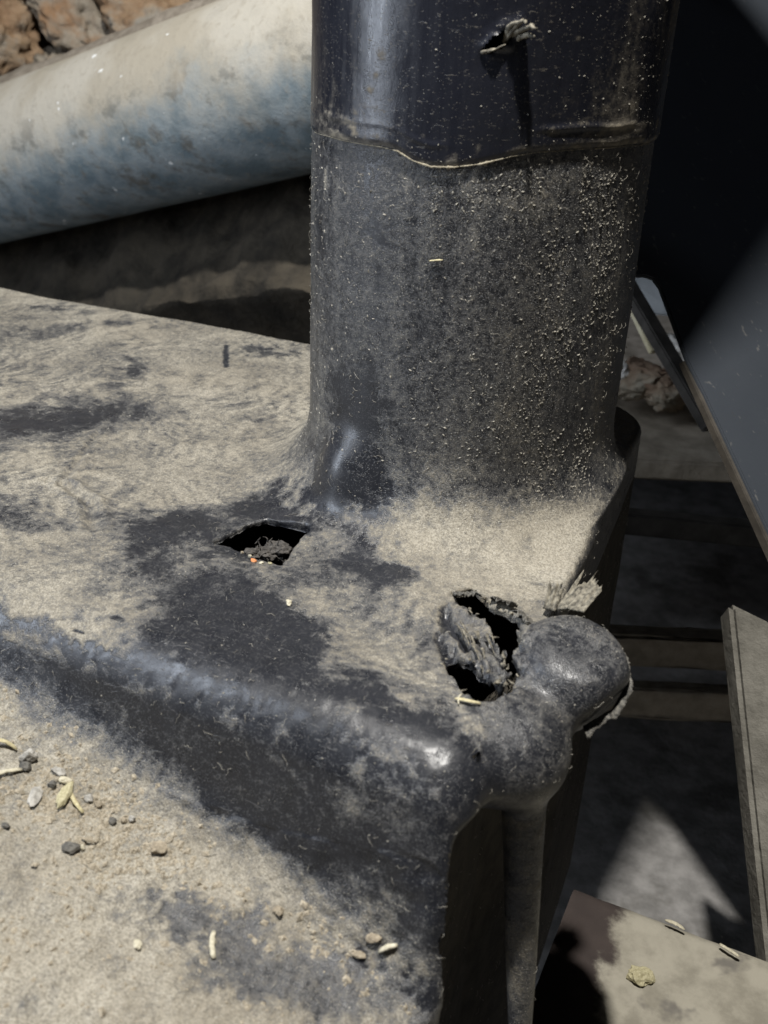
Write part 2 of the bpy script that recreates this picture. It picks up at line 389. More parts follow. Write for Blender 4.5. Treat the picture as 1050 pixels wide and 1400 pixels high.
# ---------------------------------------------------------------- the chewed black plastic chute
VOX = 0.0013
def hole_sd(P):
    xy = P[:, :2]
    w = (np.stack([vnoise(P, 260, 5), vnoise(P, 260, 9)], 1)-0.5)*0.0024 + (np.stack([vnoise(P, 620, 15), vnoise(P, 620, 19)], 1)-0.5)*0.0012
    wl = (np.stack([vnoise(P, 700, 25), vnoise(P, 700, 29)], 1)-0.5)*0.0009
    h = sd_poly(xy+wl, HOLE_LEAF)
    h = np.minimum(h, sd_poly(xy+w, HOLE_UPPER)); h = np.minimum(h, sd_poly(xy+w, HOLE_LOWER))
    return h
def near_holes(P):
    a = (np.hypot(P[:, 0]+0.045, P[:, 1]+0.115) < 0.045) | (np.hypot(P[:, 0]-0.075, P[:, 1]+0.155) < 0.055)
    return a & (P[:, 2] > -0.05) & (P[:, 2] < 0.03)
def body(P):
    d = sdf(P)
    d = np.maximum(d, P[:, 2]-0.186)
    m = near_holes(P) & (np.abs(d) < 0.02)
    if m.any():
        Q = P[m]; t = d[m]
        h = np.maximum(hole_sd(Q), -Q[:, 2]-0.032)
        d[m] = np.maximum(t, -h)
    # hollow inside under the holes
    cav = np.maximum(sdf_c(P), -0.0)
    return np.maximum(d, -cav)
def sdf_c(P):
    """cavity: inside of the housing, 4 mm below the skin (only where the holes can show it)"""
    x, y, z = P[:, 0], P[:, 1], P[:, 2]
    xi = 0.086-0.06*y-0.022*np.clip((-z-0.020)/0.035, 0, 1)*np.clip((-y-0.02)/0.1, 0, 1)-0.006
    bx = np.maximum(np.maximum(np.maximum(x-xi, -0.085-x), np.abs(y+0.115)-0.105), np.abs(z+0.085)-0.081)
    return bx

def surface_nets(lo, hi, vox, B=8):
    n = np.ceil((np.array(hi)-np.array(lo))/vox).astype(int); nb = (n+B-1)//B
    lo = np.array(lo)
    # coarse pass on blocks
    g = np.stack(np.meshgrid(*[np.arange(k) for k in nb], indexing='ij'), -1).reshape(-1, 3)
    ctr = lo+(g+0.5)*B*vox
    want = ~((ctr[:, 0] < -0.34) & (ctr[:, 1] < -0.26)) & ~((ctr[:, 2] < -0.11) & (ctr[:, 0] < -0.10)) & ~((ctr[:, 1] > 0.13) & (ctr[:, 2] < -0.06))
    want &= ~((ctr[:, 1] < -0.255) & (ctr[:, 2] < flange_z(ctr[:, 0])-0.009)) & ~((ctr[:, 2] < -0.115) & (ctr[:, 1] < -0.22))
    g = g[want]; ctr = ctr[want]
    d = np.abs(body_fast(ctr))
    keep = g[d < B*vox*0.87*1.35+0.004]
    off = np.stack(np.meshgrid(*[np.arange(B+1)]*3, indexing='ij'), -1).reshape(-1, 3)
    keys = []; verts = []; quads = []
    S = np.int64(4096)
    K = lambda i: (i[..., 0].astype(np.int64)*S+i[..., 1])*S+i[..., 2]
    corners = np.array([(i, j, k) for i in (0, 1) for j in (0, 1) for k in (0, 1)])
    edges = [(a, b) for a in range(8) for b in range(a+1, 8) if np.abs(corners[a]-corners[b]).sum() == 1]
    for s in range(0, len(keep), 1500):
        blk = keep[s:s+1500]
        idx = (blk*B)[:, None, :]+off[None]
        D = body((lo+idx.reshape(-1, 3)*vox)).reshape(len(blk), B+1, B+1, B+1)
        cor = [D[:, c[0]:c[0]+B, c[1]:c[1]+B, c[2]:c[2]+B] for c in corners]
        neg = sum((c < 0).astype(np.int8) for c in cor)
        act = np.argwhere((neg > 0) & (neg < 8))
        if not len(act): continue
        b0, ijk = act[:, 0], act[:, 1:]
        val = np.stack([c[b0, ijk[:, 0], ijk[:, 1], ijk[:, 2]] for c in cor], 1)
        acc = np.zeros((len(act), 3)); cnt = np.zeros(len(act))
        for a, b in edges:
            va, vb = val[:, a], val[:, b]; x = (va < 0) != (vb < 0)
            t = np.where(x, va/np.where(x, va-vb, 1), 0)
            p = corners[a]+t[:, None]*(corners[b]-corners[a])
            acc += np.where(x[:, None], p, 0); cnt += x
        gi = blk[b0]*B+ijk
        verts.append(lo+(gi+acc/cnt[:, None])*vox); keys.append(K(gi))
        for ax in range(3):
            c2 = 4 >> ax
            x = (val[:, 0] < 0) != (val[:, c2] < 0)
            u = np.zeros(3, int); v = np.zeros(3, int); u[(ax+1) % 3] = 1; v[(ax+2) % 3] = 1
            q = gi[x]
            Q4 = np.stack([K(q), K(q-u), K(q-u-v), K(q-v)], 1)
            fl = val[x, 0] > 0
            Q4[fl] = Q4[fl][:, ::-1]
            quads.append(Q4)
    keys = np.concatenate(keys); verts = np.concatenate(verts); quads = np.concatenate(quads)
    o = np.argsort(keys); keys = keys[o]; verts = verts[o]
    pos = np.searchsorted(keys, quads); pos = np.clip(pos, 0, len(keys)-1)
    ok = (keys[pos] == quads).all(1)
    return verts, pos[ok]
def body_fast(P):
    d = np.maximum(sdf(P), P[:, 2]-0.186)
    return np.where(np.abs(sdf_c(P)) < np.abs(d), np.where(near_wide(P), sdf_c(P)*1.0, d), d)
def near_wide(P): return sdf(P) < 0.004

V, F = surface_nets((-0.60, -0.44, -0.36), (0.14, 0.16, 0.20), VOX)
# keep what could be seen: drop the open far ends, underside and back
fc = V[F].mean(1)
e1 = V[F[:, 1]]-V[F[:, 0]]; e2 = V[F[:, 3]]-V[F[:, 0]]
fn = np.cross(e1, e2); fn /= np.linalg.norm(fn, axis=1)[:, None]+1e-12
rr = np.hypot(fc[:, 0], fc[:, 1])
incav = sdf_c(fc) < 0.002
drop = (fc[:, 0] < -0.598) | (fc[:, 1] < -0.438) | (fc[:, 2] > 0.1845) | (fc[:, 2] < -0.352)
drop |= (fc[:, 1] > 0.12) & (fc[:, 2] < -0.06)
drop |= (fc[:, 1] < -0.25) & (fn[:, 2] < -0.3) & (fc[:, 0] < 0.085)
F = F[~drop]
used = np.zeros(len(V), bool); used[F.ravel()] = True
remap = np.cumsum(used)-1; V = V[used]; F = remap[F]

# project on the exact skin away from the cuts
def grad(P, e=6e-4):
    g = np.stack([sdf(P+np.eye(3)[i]*e)-sdf(P-np.eye(3)[i]*e) for i in range(3)], 1)
    return g/(np.linalg.norm(g, axis=1)[:, None]+1e-12)
outer = np.abs(sdf(V)) < VOX*0.8
G = grad(V)
Vp = V-G*sdf(V)[:, None]
safe = outer & (V[:, 2] < 0.184)
hs = np.full(len(V), 1.0); m = near_holes(V); hs[m] = hole_sd(V[m])
safe &= hs > VOX*1.2
V = np.where(safe[:, None], Vp, V)
# uneven moulding, dust build-up, shredded tongue, chewed rims
topm = np.clip((G[:, 2]-0.3)/0.4, 0, 1)
isflange = (V[:, 1] < -0.245) & (V[:, 2] < -0.02)
disp = (fbm(V, 20, 2, 40)-0.5)*0.0014 + (fbm(V, 130, 3, 44)-0.5)*0.0004*topm*topm
grit = fbm(V, 420, 3, 48)
disp += np.where(isflange, (np.clip(grit-0.45, 0, 1))*0.0022*topm, (grit-0.5)*0.0004*topm*topm)
disp += np.where(isflange, (fbm(V, 90, 3, 51)-0.5)*0.003, 0)
rim = np.exp(-(hs/0.0045)**2)*(hs < 0.5)
tongue = sd_poly(V[:, :2], TONGUE); tg = np.clip(0.5-tongue/0.003, 0, 1)*(V[:, 2] > -0.02)*(V[:, 2] < 0.02)
ru = (V[:, 0]*0.60-V[:, 1]*0.80); rv = (V[:, 0]*0.80+V[:, 1]*0.60)
R2 = np.stack([ru*0.10, rv, V[:, 2]*0.2], 1)
ridge = 1-np.abs(2*fbm(R2+(fbm(V, 120, 2, 61)[:, None]-0.5)*0.006, 230, 4, 60, 0.5)-1)
disp += tg*((ridge-0.75)*0.0100-0.0022-0.10*np.clip(rv-0.0, -0.03, 0.03)*0)
edge2 = np.exp(-((V[:, 0]-0.075)**2+(V[:, 1]+0.155)**2)/0.045**2)
disp += rim*edge2*((fbm(V, 300, 3, 63)-0.40)*0.007)
V = V+G*(disp*(outer | (hs < 0.006)))[:, None]
# grooves scratched in the top
def seg_dist(P, a, b):
    a = np.array(a); b = np.array(b); e = b-a
    t = np.clip(((P-a)@e)/(e@e), 0, 1)
    return np.linalg.norm(P-a-t[:, None]*e, axis=1), t
GROOVES = [((-0.1961, -0.0549, 0), (-0.1685, -0.1234, 0), 0.0016, 0.0010), ((-0.166, -0.120, 0), (-0.146, -0.128, 0), 0.0030, 0.0020), ((-0.146, -0.128, 0), (-0.126, -0.150, 0), 0.0032, 0.0018), ((-0.178, -0.121, 0), (-0.164, -0.118, 0), 0.002, 0.0012)]
topz = outer & (np.abs(V[:, 2]) < 0.01)
for a, b, r, dep_ in GROOVES:
    dd, _ = seg_dist(V, a, b)
    V[:, 2] -= topz*dep_*np.exp(-(dd/r)**2)-topz*dep_*0.5*np.exp(-((dd-r*1.9)/(r*0.8))**2)

# vertex normals of the finished skin
def vnormals(V, F):
    d1 = V[F[:, 2]]-V[F[:, 0]]; d2 = V[F[:, 3]]-V[F[:, 1]]
    n = np.cross(d1, d2); N = np.zeros_like(V)
    for k in range(4): np.add.at(N, F[:, k], n)
    return N/(np.linalg.norm(N, axis=1)[:, None]+1e-12)
N = vnormals(V, F)

# how much dust lies where (wiped patches and drifts have shapes of their own)
def dust_field(V, G):
    r = np.hypot(V[:, 0], V[:, 1])
    on_pipe = np.clip((V[:, 2]-0.012)/0.025, 0, 1)*(r < 0.095)
    flat = np.clip((G[:, 2]-0.25)/0.5, 0, 1)
    fl = (V[:, 1] < -0.2345-0.06*V[:, 0]) & (V[:, 2] < -0.008)
    base = 0.16+0.50*flat
    h = V[:, 2]-flange_z(V[:, 0])
    base = np.where(fl, 0.12+0.78*np.clip(1.25-h/(0.27*np.abs(flange_z(V[:, 0]))), 0, 1)**0.9, base)
    base = base*(1-on_pipe)+on_pipe*(0.215+0.14*np.clip(0.10-V[:, 2], 0, 0.1)/0.1)
    base = np.where(V[:, 0] > 0.097, np.minimum(base, 0.30), base)
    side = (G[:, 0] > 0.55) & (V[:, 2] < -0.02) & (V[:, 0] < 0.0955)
    base = np.where(side, -0.12, base)  # dust taken off the side wall to darken it as shade
    base = np.where((V[:, 0] > 0.095) & (V[:, 2] < -0.045) & (V[:, 1] < -0.16) & (V[:, 1] > -0.225), 0.40, base)
    wob = np.stack([fbm(V, 45, 3, 70+i)-0.5 for i in range(3)], 1)*0.030 + np.stack([fbm(V, 200, 3, 80+i)-0.5 for i in range(3)], 1)*0.013 + np.stack([vnoise(V, 520, 86+i)-0.5 for i in range(3)], 1)*0.007
    W = V+wob
    for a, b, rad, dl in SMUDGES:
        dd, _ = seg_dist(W, a, b)
        base = base+dl*np.exp(-(np.maximum(dd-0.20*rad, 0)/(0.95*rad))**2)
    Q = V+(np.stack([fbm(V, 18, 2, 101+i)-0.5 for i in range(3)], 1))*0.06
    base += (fbm(Q, 24, 4, 90, 0.62)-0.5)*0.62*(1-on_pipe*0.6)+(fbm(Q, 120, 4, 94, 0.7)-0.5)*0.50*(1-on_pipe*0.7)
    # smears left by wiping, in two directions
    for c, s_, sd in ((0.75, -0.66, 111), (0.25, 0.97, 117)):
        u = Q[:, 0]*c+Q[:, 1]*s_; v = -Q[:, 0]*s_+Q[:, 1]*c
        k = fbm(np.stack([u*0.16, v, Q[:, 2]], 1), 210, 3, sd)
        base += (k-0.5)*0.72*(1-on_pipe*0.8)*np.clip(vnoise(V, 26, sd+5)*2-0.5, 0, 1)
    ang = np.arctan2(V[:, 1], V[:, 0])
    st = fbm(np.stack([np.cos(ang)*0.08, np.sin(ang)*0.08, V[:, 2]*0.07], 1), 190, 3, 99)
    base += on_pipe*(st-0.5)*0.26
    return base
G2 = G
dust = dust_field(V, G2)
dust = np.where(rim > 0.3, np.maximum(dust, 0.45*edge2+dust*(1-edge2)), dust)
dust = np.where(tg > 0.4, 0.24+(ridge-0.8)*1.3+(fbm(V, 200, 3, 64)-0.5)*0.5, dust)
inner = ~outer & (hs > 0.004)
dust = np.where(inner, -0.2, dust)
dd, _ = seg_dist(V, (-0.214, 0.110, 0.0), (-0.1915, 0.074, 0.0))
dust = np.where(dd < 0.0012+0.0008*vnoise(V, 200, 2), -0.4, dust)
dust = np.where(isflange & outer & (V[:, 2] < flange_z(V[:, 0])+0.008), np.maximum(dust, 0.20+0.10*vnoise(V, 90, 3)), dust)
boss = np.linalg.norm(V-np.array([0.109, -0.148, -0.007]), axis=1) < 0.028
lobe = np.linalg.norm(V-np.array([0.101, -0.1885, -0.0185]), axis=1) < 0.027
dust = np.where((boss | lobe) & (V[:, 0] > 0.088), np.maximum(np.minimum(dust, np.where(boss & (V[:, 2] < 0.006), 0.10, 0.24)), 0.04+0.25*(fbm(V, 160, 3, 55)-0.4)), dust)
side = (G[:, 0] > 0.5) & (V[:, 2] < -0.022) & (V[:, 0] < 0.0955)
dust = np.where(side, np.minimum(dust, -0.12), dust)  # keeps the shaded side wall dark through its dust value
dust = np.clip(dust, -0.3, 1.1)

PLASTIC = mat_dusty_plastic()
chute = empty('plastic_chute', (0, 0, -0.05))
tag(chute, 'dusty black plastic chute with upright pipe and chewed holes in its housing', 'chute')
def part_from(mask, name, mat=None):
    f = F[mask]; u = np.unique(f); rm = np.full(len(V), -1); rm[u] = np.arange(len(u))
    me = np_mesh(name, V[u], rm[f])
    add_attr(me, 'dust', dust[u])
    me.normals_split_custom_set_from_vertices(N[u].tolist())
    o = link(name, me, mat or PLASTIC, chute); o.matrix_parent_inverse = Matrix.Translation((0, 0, 0.05))
    return o
fc = V[F].mean(1)
is_pipe = (fc[:, 2] > 0.016) & (np.hypot(fc[:, 0], fc[:, 1]) < 0.12) & (fc[:, 1] > -0.105)
is_fl = (fc[:, 1] < -0.2405) & (fc[:, 2] < flange_z(fc[:, 0])+0.010)
is_boss = (np.linalg.norm(fc-np.array([0.1095, -0.150, -0.0055]), axis=1) < 0.030) & (fc[:, 0] > 0.0965) & (fc[:, 1] > -0.172) & (fc[:, 2] > -0.03)
is_lobe = ~is_boss & (fc[:, 0] > 0.0915) & (fc[:, 1] < -0.120) & (fc[:, 1] > -0.212) & (fc[:, 2] < 0.006)
is_rib = is_lobe & (fc[:, 2] < -0.036); is_lobe &= ~is_rib
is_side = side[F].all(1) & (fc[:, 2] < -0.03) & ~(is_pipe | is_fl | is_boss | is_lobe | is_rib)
tag(part_from(is_side, 'side_wall', mat_simple('shaded_side_brown', (0.020, 0.017, 0.013), (0.055, 0.048, 0.036), 70, 0.88, 0.5, 0.0015)), 'dull brown side wall coloured dark for its shade')  # own darker, duller colour: the side's shade is put into the material
part_from(is_pipe, 'lower_pipe')
part_from(is_fl, 'flange')
tag(part_from(is_boss & ~is_pipe, 'torn_boss'), 'shiny black rounded boss torn along its rim')
part_from(is_lobe, 'corner_lobe')
part_from(is_rib, 'corner_rib')
part_from(~(is_pipe | is_fl | is_boss | is_lobe | is_rib | is_side), 'housing')

# upper pipe: a separate length sleeved over the lower one, its bottom edge uneven, one gash in it
SEAM = np.array([(-180, .1750), (-139.8, .1752), (-127.1, .1762), (-114.6, .1764), (-102.3, .1769), (-95.8, .1762), (-90.8, .1732), (-85, .1717), (-78.4, .1723), (-71.1, .1742), (-61.7, .178), (-53.1, .18), (-38.8, .181), (-19.9, .1808), (-7.1, .1798), (180, .1750)])
GASH = np.array([(-73.6, .2160), (-70.4, .2214), (-67.1, .2250), (-63.5, .2262), (-62.0, .2235), (-64.5, .2210), (-66.6, .2195), (-70.0, .2165)])
NA, NZ = 460, 190
az = np.linspace(-np.pi, np.pi, NA, endpoint=False)
zb = np.interp(np.degrees(az), SEAM[:, 0], SEAM[:, 1])
zb += (vnoise(np.stack([az*8, az*0, az*0], 1), 1, 3)-0.5)*0.0007
T = np.linspace(0, 1, NZ)
A2, T2 = np.meshgrid(az, T, indexing='ij')
Z2 = zb[:, None]+T2*(0.30-zb[:, None]); Z2[:, -1] = 0.80
P = np.stack([np.cos(A2)*0.08, np.sin(A2)*0.08, Z2], -1).reshape(-1, 3)
rad = 0.0816+(fbm(P, 20, 3, 7)-0.5)*0.0012
rad -= 0.0007*np.exp(-((Z2-zb[:, None]).ravel()/0.0012)**2)
rad += 0.0006*np.exp(-(((Z2-zb[:, None]).ravel()-0.0085)/0.0012)**2)*np.clip((fbm(P, 30, 2, 8)-0.35)*5, 0, 1)
ga = sd_poly(np.stack([np.degrees(A2.ravel())*0.0014, Z2.ravel()], 1), np.stack([GASH[:, 0]*0.0014, GASH[:, 1]], 1))
ga = ga+(fbm(P, 330, 3, 71)-0.5)*0.0042
rad += 0.0016*np.exp(-(ga/0.0025)**2)*(fbm(P, 200, 2, 73)*2-0.4)
UV = np.stack([np.cos(A2.ravel())*rad, np.sin(A2.ravel())*rad, Z2.ravel()], 1)
i, j = np.meshgrid(np.arange(NA), np.arange(NZ-1), indexing='ij')
a = i*NZ+j; b = ((i+1) % NA)*NZ+j
UF = np.stack([a, b, b+1, a+1], -1).reshape(-1, 4)
UF = UF[ga[UF].mean(1) > 0]
lift = (Z2-zb[:, None]).ravel()
udust = 0.10+0.30*np.clip(1-lift/0.004, 0, 1)+0.10*np.exp(-((lift-0.007)/0.004)**2)
adeg = np.degrees(A2.ravel())
udust += 0.22*np.clip((adeg+48)/30, 0, 1)*(adeg < 60)+0.10*np.clip((-108-adeg)/25, 0, 1)
udust += (fbm(UV*np.array([1, 1, 0.35]), 60, 4, 31)-0.5)*0.60
sx = fbm(np.stack([adeg*0.004, lift*0, UV[:, 2]*6.0], 1), 60, 3, 37)
udust += 0.5*np.clip(sx-0.55, 0, 1)*np.exp(-(lift/0.016)**2)*3
for pa, pz, pr in ((-103.2, .2121, .0035), (-104.8, .2041, .002), (-45.7, .2227, .0018), (-107, .1985, .002)):
    udust += 0.45*np.exp(-(((adeg-pa)*0.0014)**2+(UV[:, 2]-pz)**2*1.5)/pr**2)
me = np_mesh('upper_pipe', UV, UF); add_attr(me, 'dust', np.clip(udust, -0.2, 1))
UPPER = mat_upper()
up = link('upper_pipe', me, UPPER, chute); up.matrix_parent_inverse = Matrix.Translation((0, 0, 0.05))
tag(up, 'glossy black upper pipe with a gash and a pale torn shred')
PLAIN_BLACK = mat_simple('black_plastic_inside', (0.008, 0.008, 0.009), (0.02, 0.02, 0.02), 90, 0.6)
# ---------------------------------------------------------------- shreds, fibres and flecks on the chute
def child(name, me, mat, root=chute):
    o = link(name, me, mat, root); o.matrix_parent_inverse = Matrix.Translation(-root.location); return o
def ring_tube(pts, radii, sides=8, flat=1.0, cap=True, jitter=0.0, seed=0):
    """tube along pts; flat squashes the section along its local binormal"""
    rg = np.random.default_rng(seed)
    pts = np.asarray(pts, float); n = len(pts); V = []; F = []
    t = np.gradient(pts, axis=0); t /= np.linalg.norm(t, axis=1)[:, None]+1e-12
    ref = np.array([0, 0, 1.0]) if abs(t[0][2]) < 0.9 else np.array([1.0, 0, 0])
    for k in range(n):
        b = ref-t[k]*(ref@t[k]); b /= np.linalg.norm(b); s = np.cross(t[k], b)
        for q in range(sides):
            a = 2*np.pi*q/sides; rr = radii[k]*(1+jitter*(rg.random()-0.5))
            V.append(pts[k]+s*np.cos(a)*rr+b*np.sin(a)*rr*flat)
    for k in range(n-1):
        for q in range(sides):
            q2 = (q+1) % sides
            F.append((k*sides+q, k*sides+q2, (k+1)*sides+q2, (k+1)*sides+q))
    V = np.array(V); nV = len(V)
    V = np.concatenate([V, pts[:1], pts[-1:]])
    T = [(f[0], f[1], f[2]) for f in F]+[(f[0], f[2], f[3]) for f in F]
    if cap:
        for q in range(sides):
            q2 = (q+1) % sides
            T.append((nV, q2, q)); T.append((nV+1, (n-1)*sides+q, (n-1)*sides+q2))
    return V, np.array(T)
def curve(p0, p1, bend, n=9):
    p0 = np.array(p0, float); p1 = np.array(p1, float); t = np.linspace(0, 1, n)[:, None]
    return p0*(1-t)+p1*t+np.array(bend)*(4*t*(1-t))
def blob_mesh(name, size, seed, sub=3, amp=0.35, freq=2.2, facet=0.0, smooth=True):
    bm = bmesh.new(); bmesh.ops.create_icosphere(bm, subdivisions=sub, radius=1.0)
    V = np.array([v.co[:] for v in bm.verts]); F = np.array([[v.index for v in f.verts] for f in bm.faces]); bm.free()
    rg = np.random.default_rng(seed); o = rg.random(3)*50
    d = (fbm(V*freq+o, 1.0, 4, seed)-0.5)*2*amp
    V = V*(1+d[:, None])
    if facet > 0:      # knock flats off it, as on broken stone
        for k in range(11):
            nrm = rg.normal(size=3); nrm /= np.linalg.norm(nrm); lim = 0.62+0.3*rg.random()
            ex = V@nrm-lim; V = V-np.outer(np.where(ex > 0, ex*facet, 0), nrm)
        rdg = 1-np.abs(2*fbm(V*2.6+o, 1.0, 4, seed+5, 0.55)-1)
        V = V*(1+(rdg-0.75)*0.55*(sub > 4)+(fbm(V*7+o, 1.0, 3, seed+3)-0.5)*0.30)[:, None]
    return np_mesh(name, V*np.array(size), F, smooth)

SHRED = NT('torn_plastic_fibre')
_c = SHRED.mix(SHRED.ramp(SHRED.noise(500, 4, 0.6, SHRED.map((1, 1, 0.25))), 0.3, 0.7), (0.05, 0.046, 0.038), (0.25, 0.225, 0.175))
SHRED = SHRED.done(_c, 0.9, SHRED.bump(SHRED.noise(900, 4, 0.7), 0.6, 0.0008), 0.3)
DARKSHRED = mat_simple('torn_black_plastic', (0.02, 0.02, 0.02), (0.16, 0.15, 0.13), 700, 0.6, 0.5, 0.0006)
def shred_mesh(name, strands):
    Vs = []; Fs = []; o = 0
    for k, (p0, p1, bend, w, fl) in enumerate(strands):
        n = 9; pts = curve(p0, p1, bend, n); pts[1:-1] += (RNG.random((n-2, 3))-0.5)*w*0.5
        rad = w*(1-0.75*np.linspace(0, 1, n)**1.6)
        v, f = ring_tube(pts, rad, 7, fl, True, 0.45, k+3)
        Vs.append(v); Fs.append(f+o); o += len(v)
    return np_mesh(name, np.concatenate(Vs), np.concatenate(Fs))
# pale shred curling out of the gash in the upper pipe
def cylp(adeg, z, r): return np.array([math.cos(math.radians(adeg))*r, math.sin(math.radians(adeg))*r, z])
st = [(cylp(-66, .2215, .080), cylp(-62.5, .2275, .0905), (0, 0, .003), .0022, 0.5), (cylp(-64, .2225, .080), cylp(-60, .2262, .0925), (0, 0, .002), .0024, 0.5),
      (cylp(-66.5, .220, .0795), cylp(-63, .2290, .0880), (0.001, 0, .002), .0016, 0.6), (cylp(-63, .2215, .0805), cylp(-60, .2230, .0890), (0, 0, .001), .0018, 0.7),
      (cylp(-72.8, .2160, .0812), cylp(-66.5, .2195, .0828), (0, -.0008, -.0004), .0011, 0.7), (cylp(-71.5, .2165, .0815), cylp(-68, .2185, .0835), (0, -.001, -.0004), .0008, 0.7)]
child('torn_shred', shred_mesh('torn_shred', st), SHRED)
# ragged torn sheets round the boss and the double hole
def torn_sheet(name, base, tips, seed, thick=0.0006, nu=40, nv=12, wave=0.0012):
    """thin sheet from the base curve to a jagged line through tips"""
    rg = np.random.default_rng(seed); base = np.array(base, float); tips = np.array(tips, float)
    u = np.linspace(0, 1, nu)
    ip = lambda P: np.stack([np.interp(u, np.linspace(0, 1, len(P)), P[:, k]) for k in range(3)], 1)
    A = ip(base); B = ip(tips)
    cut = 0.62+0.38*vnoise(np.stack([u*11, u*0, u*0], 1), 1, seed)*(0.6+0.8*rg.random(nu))
    v = np.linspace(0, 1, nv)
    G = A[:, None]+(B-A)[:, None]*(v[None, :, None]*np.clip(cut, 0.3, 1.15)[:, None, None])
    nrm = np.cross(B.mean(0)-A.mean(0), A[-1]-A[0]); nrm /= np.linalg.norm(nrm)
    w = (vnoise(np.stack([u*16, u*0, u*0], 1), 1, seed+1)-0.5)*2*wave
    G = G+nrm*(w[:, None, None]*(0.3+v[None, :, None]))
    P = G.reshape(-1, 3); P = P+(rg.random(P.shape)-0.5)*0.0003
    i, j = np.meshgrid(np.arange(nu-1), np.arange(nv-1), indexing='ij'); a = (i*nv+j).ravel()
    F1 = np.stack([a, a+nv, a+nv+1, a+1], 1); n = len(P)
    rim = list(range(0, n, nv))+[(nu-1)*nv+k for k in range(1, nv)]+[k*nv+nv-1 for k in range(nu-2, -1, -1)]+[k for k in range(nv-2, 0, -1)]
    W = np.array([[rim[k], rim[k]+n, rim[(k+1) % len(rim)]+n, rim[(k+1) % len(rim)]] for k in range(len(rim))])
    P2 = P-nrm*thick*(1.2-np.tile(v, nu)[:, None]*0.8)
    return np_mesh(name, np.concatenate([P, P2]), np.concatenate([F1, F1[:, ::-1]+n, W]))
child('torn_fringe', torn_sheet('torn_fringe', [(.0930, -.1215, .004), (.0985, -.1245, .0075), (.1060, -.1275, .0095)], [(.0985, -.1050, .0150), (.1060, -.1040, .0190), (.1130, -.1120, .0190)], 5), SHRED)
child('torn_fringe', torn_sheet('torn_fringe', [(.0870, -.1200, .002), (.0930, -.1230, .004)], [(.0860, -.1130, .0120), (.0930, -.1110, .0130)], 8, nu=24), SHRED)
child('torn_fringe', torn_sheet('torn_fringe', [(.1130, -.1290, .0040), (.1245, -.1370, .0005), (.1305, -.1490, -.0050), (.1285, -.1600, -.0100), (.1200, -.1690, -.0150)], [(.1150, -.1280, .0050), (.1280, -.1360, .0010), (.1345, -.1500, -.0060), (.1320, -.1625, -.0120), (.1230, -.1720, -.0180)], 9, nu=120, nv=6), DARKSHRED)
rg = np.random.default_rng(21); L = []
for poly, n in ((HOLE_UPPER, 34), (HOLE_LOWER, 22)):
    pv = np.array(poly); cen = pv.mean(0)
    for k in range(n):
        e = rg.integers(len(pv)); u = rg.random(); p = pv[e]*(1-u)+pv[(e+1) % len(pv)]*u
        d = (cen-p)/np.linalg.norm(cen-p); s = 0.0008+0.0018*rg.random()
        p3 = np.array([p[0]-d[0]*.001, p[1]-d[1]*.001, 0.0005*rg.random()-0.001]); q3 = p3+np.array([d[0]*s+(rg.random()-.5)*s, d[1]*s+(rg.random()-.5)*s, (rg.random()-0.45)*s*1.4])
        L.append((p3, q3, (rg.random(3)-0.5)*0.0012, .0004+.0006*rg.random(), .7))
child('hole_fibres', shred_mesh('hole_fibres', L), SHRED)
# long splinters lying along the shredded tongue
L = []
tv = np.array(TONGUE); tc = tv.mean(0)
for k in range(14):
    c = tc+np.array([(rg.random()-.5)*.018, (rg.random()-.5)*.020]); ln = .004+.009*rg.random(); dr = np.array([.60+.2*(rg.random()-.5), -.80+.2*(rg.random()-.5)])
    if sd_poly(c[None], tv)[0] > -0.001: continue
    z0 = -0.0005+rg.random()*.0022
    L.append(((c[0]-dr[0]*ln/2, c[1]-dr[1]*ln/2, z0), (c[0]+dr[0]*ln/2, c[1]+dr[1]*ln/2, z0-.001), (0, 0, .0012*rg.random()), .0003+.0005*rg.random(), .6))
child('tongue_splinters', shred_mesh('tongue_splinters', L), SHRED)

FLAPS = [([(.0470, -.1245, .0010), (.0560, -.1190, .0012)], [(.0510, -.1310, .0040), (.0610, -.1250, .0035)], 14), ([(.0640, -.1190, .0010), (.0760, -.1215, .0012)], [(.0640, -.1255, .0045), (.0745, -.1275, .0050)], 15),
         ([(.0800, -.1260, .0015), (.0885, -.1340, .0020)], [(.0760, -.1300, .0035), (.0845, -.1380, .0050)], 17)]
for b_, t_, sd in FLAPS: child('torn_flap', torn_sheet('torn_flap', b_, t_, sd, 0.0012, 30, 8, 0.0010), DARKSHRED)
# dust ridge lying on the seam between the two pipes
aa = np.radians(np.linspace(-141, -6, 420)); zz = np.interp(np.degrees(aa), SEAM[:, 0], SEAM[:, 1])
w = 0.00006+(0.0011*np.exp(-((np.degrees(aa)+80)/15)**2)+0.00025)*np.clip(fbm(np.stack([aa*22, aa*0, aa*0], 1), 1, 4, 5, 0.8)-0.28, 0, 1)*1.6
pts = np.stack([np.cos(aa)*0.0809, np.sin(aa)*0.0809, zz-0.0004-w*0.3], 1)
v, f = ring_tube(pts, w, 7, 1.0, True, 0.5, 2)
DUSTM = mat_simple('dust', (0.22, 0.19, 0.135), (0.36, 0.32, 0.24), 600, 0.95, 0.5, 0.0006)
child('seam_dust', np_mesh('seam_dust', v, f), DUSTM)['kind'] = 'stuff'

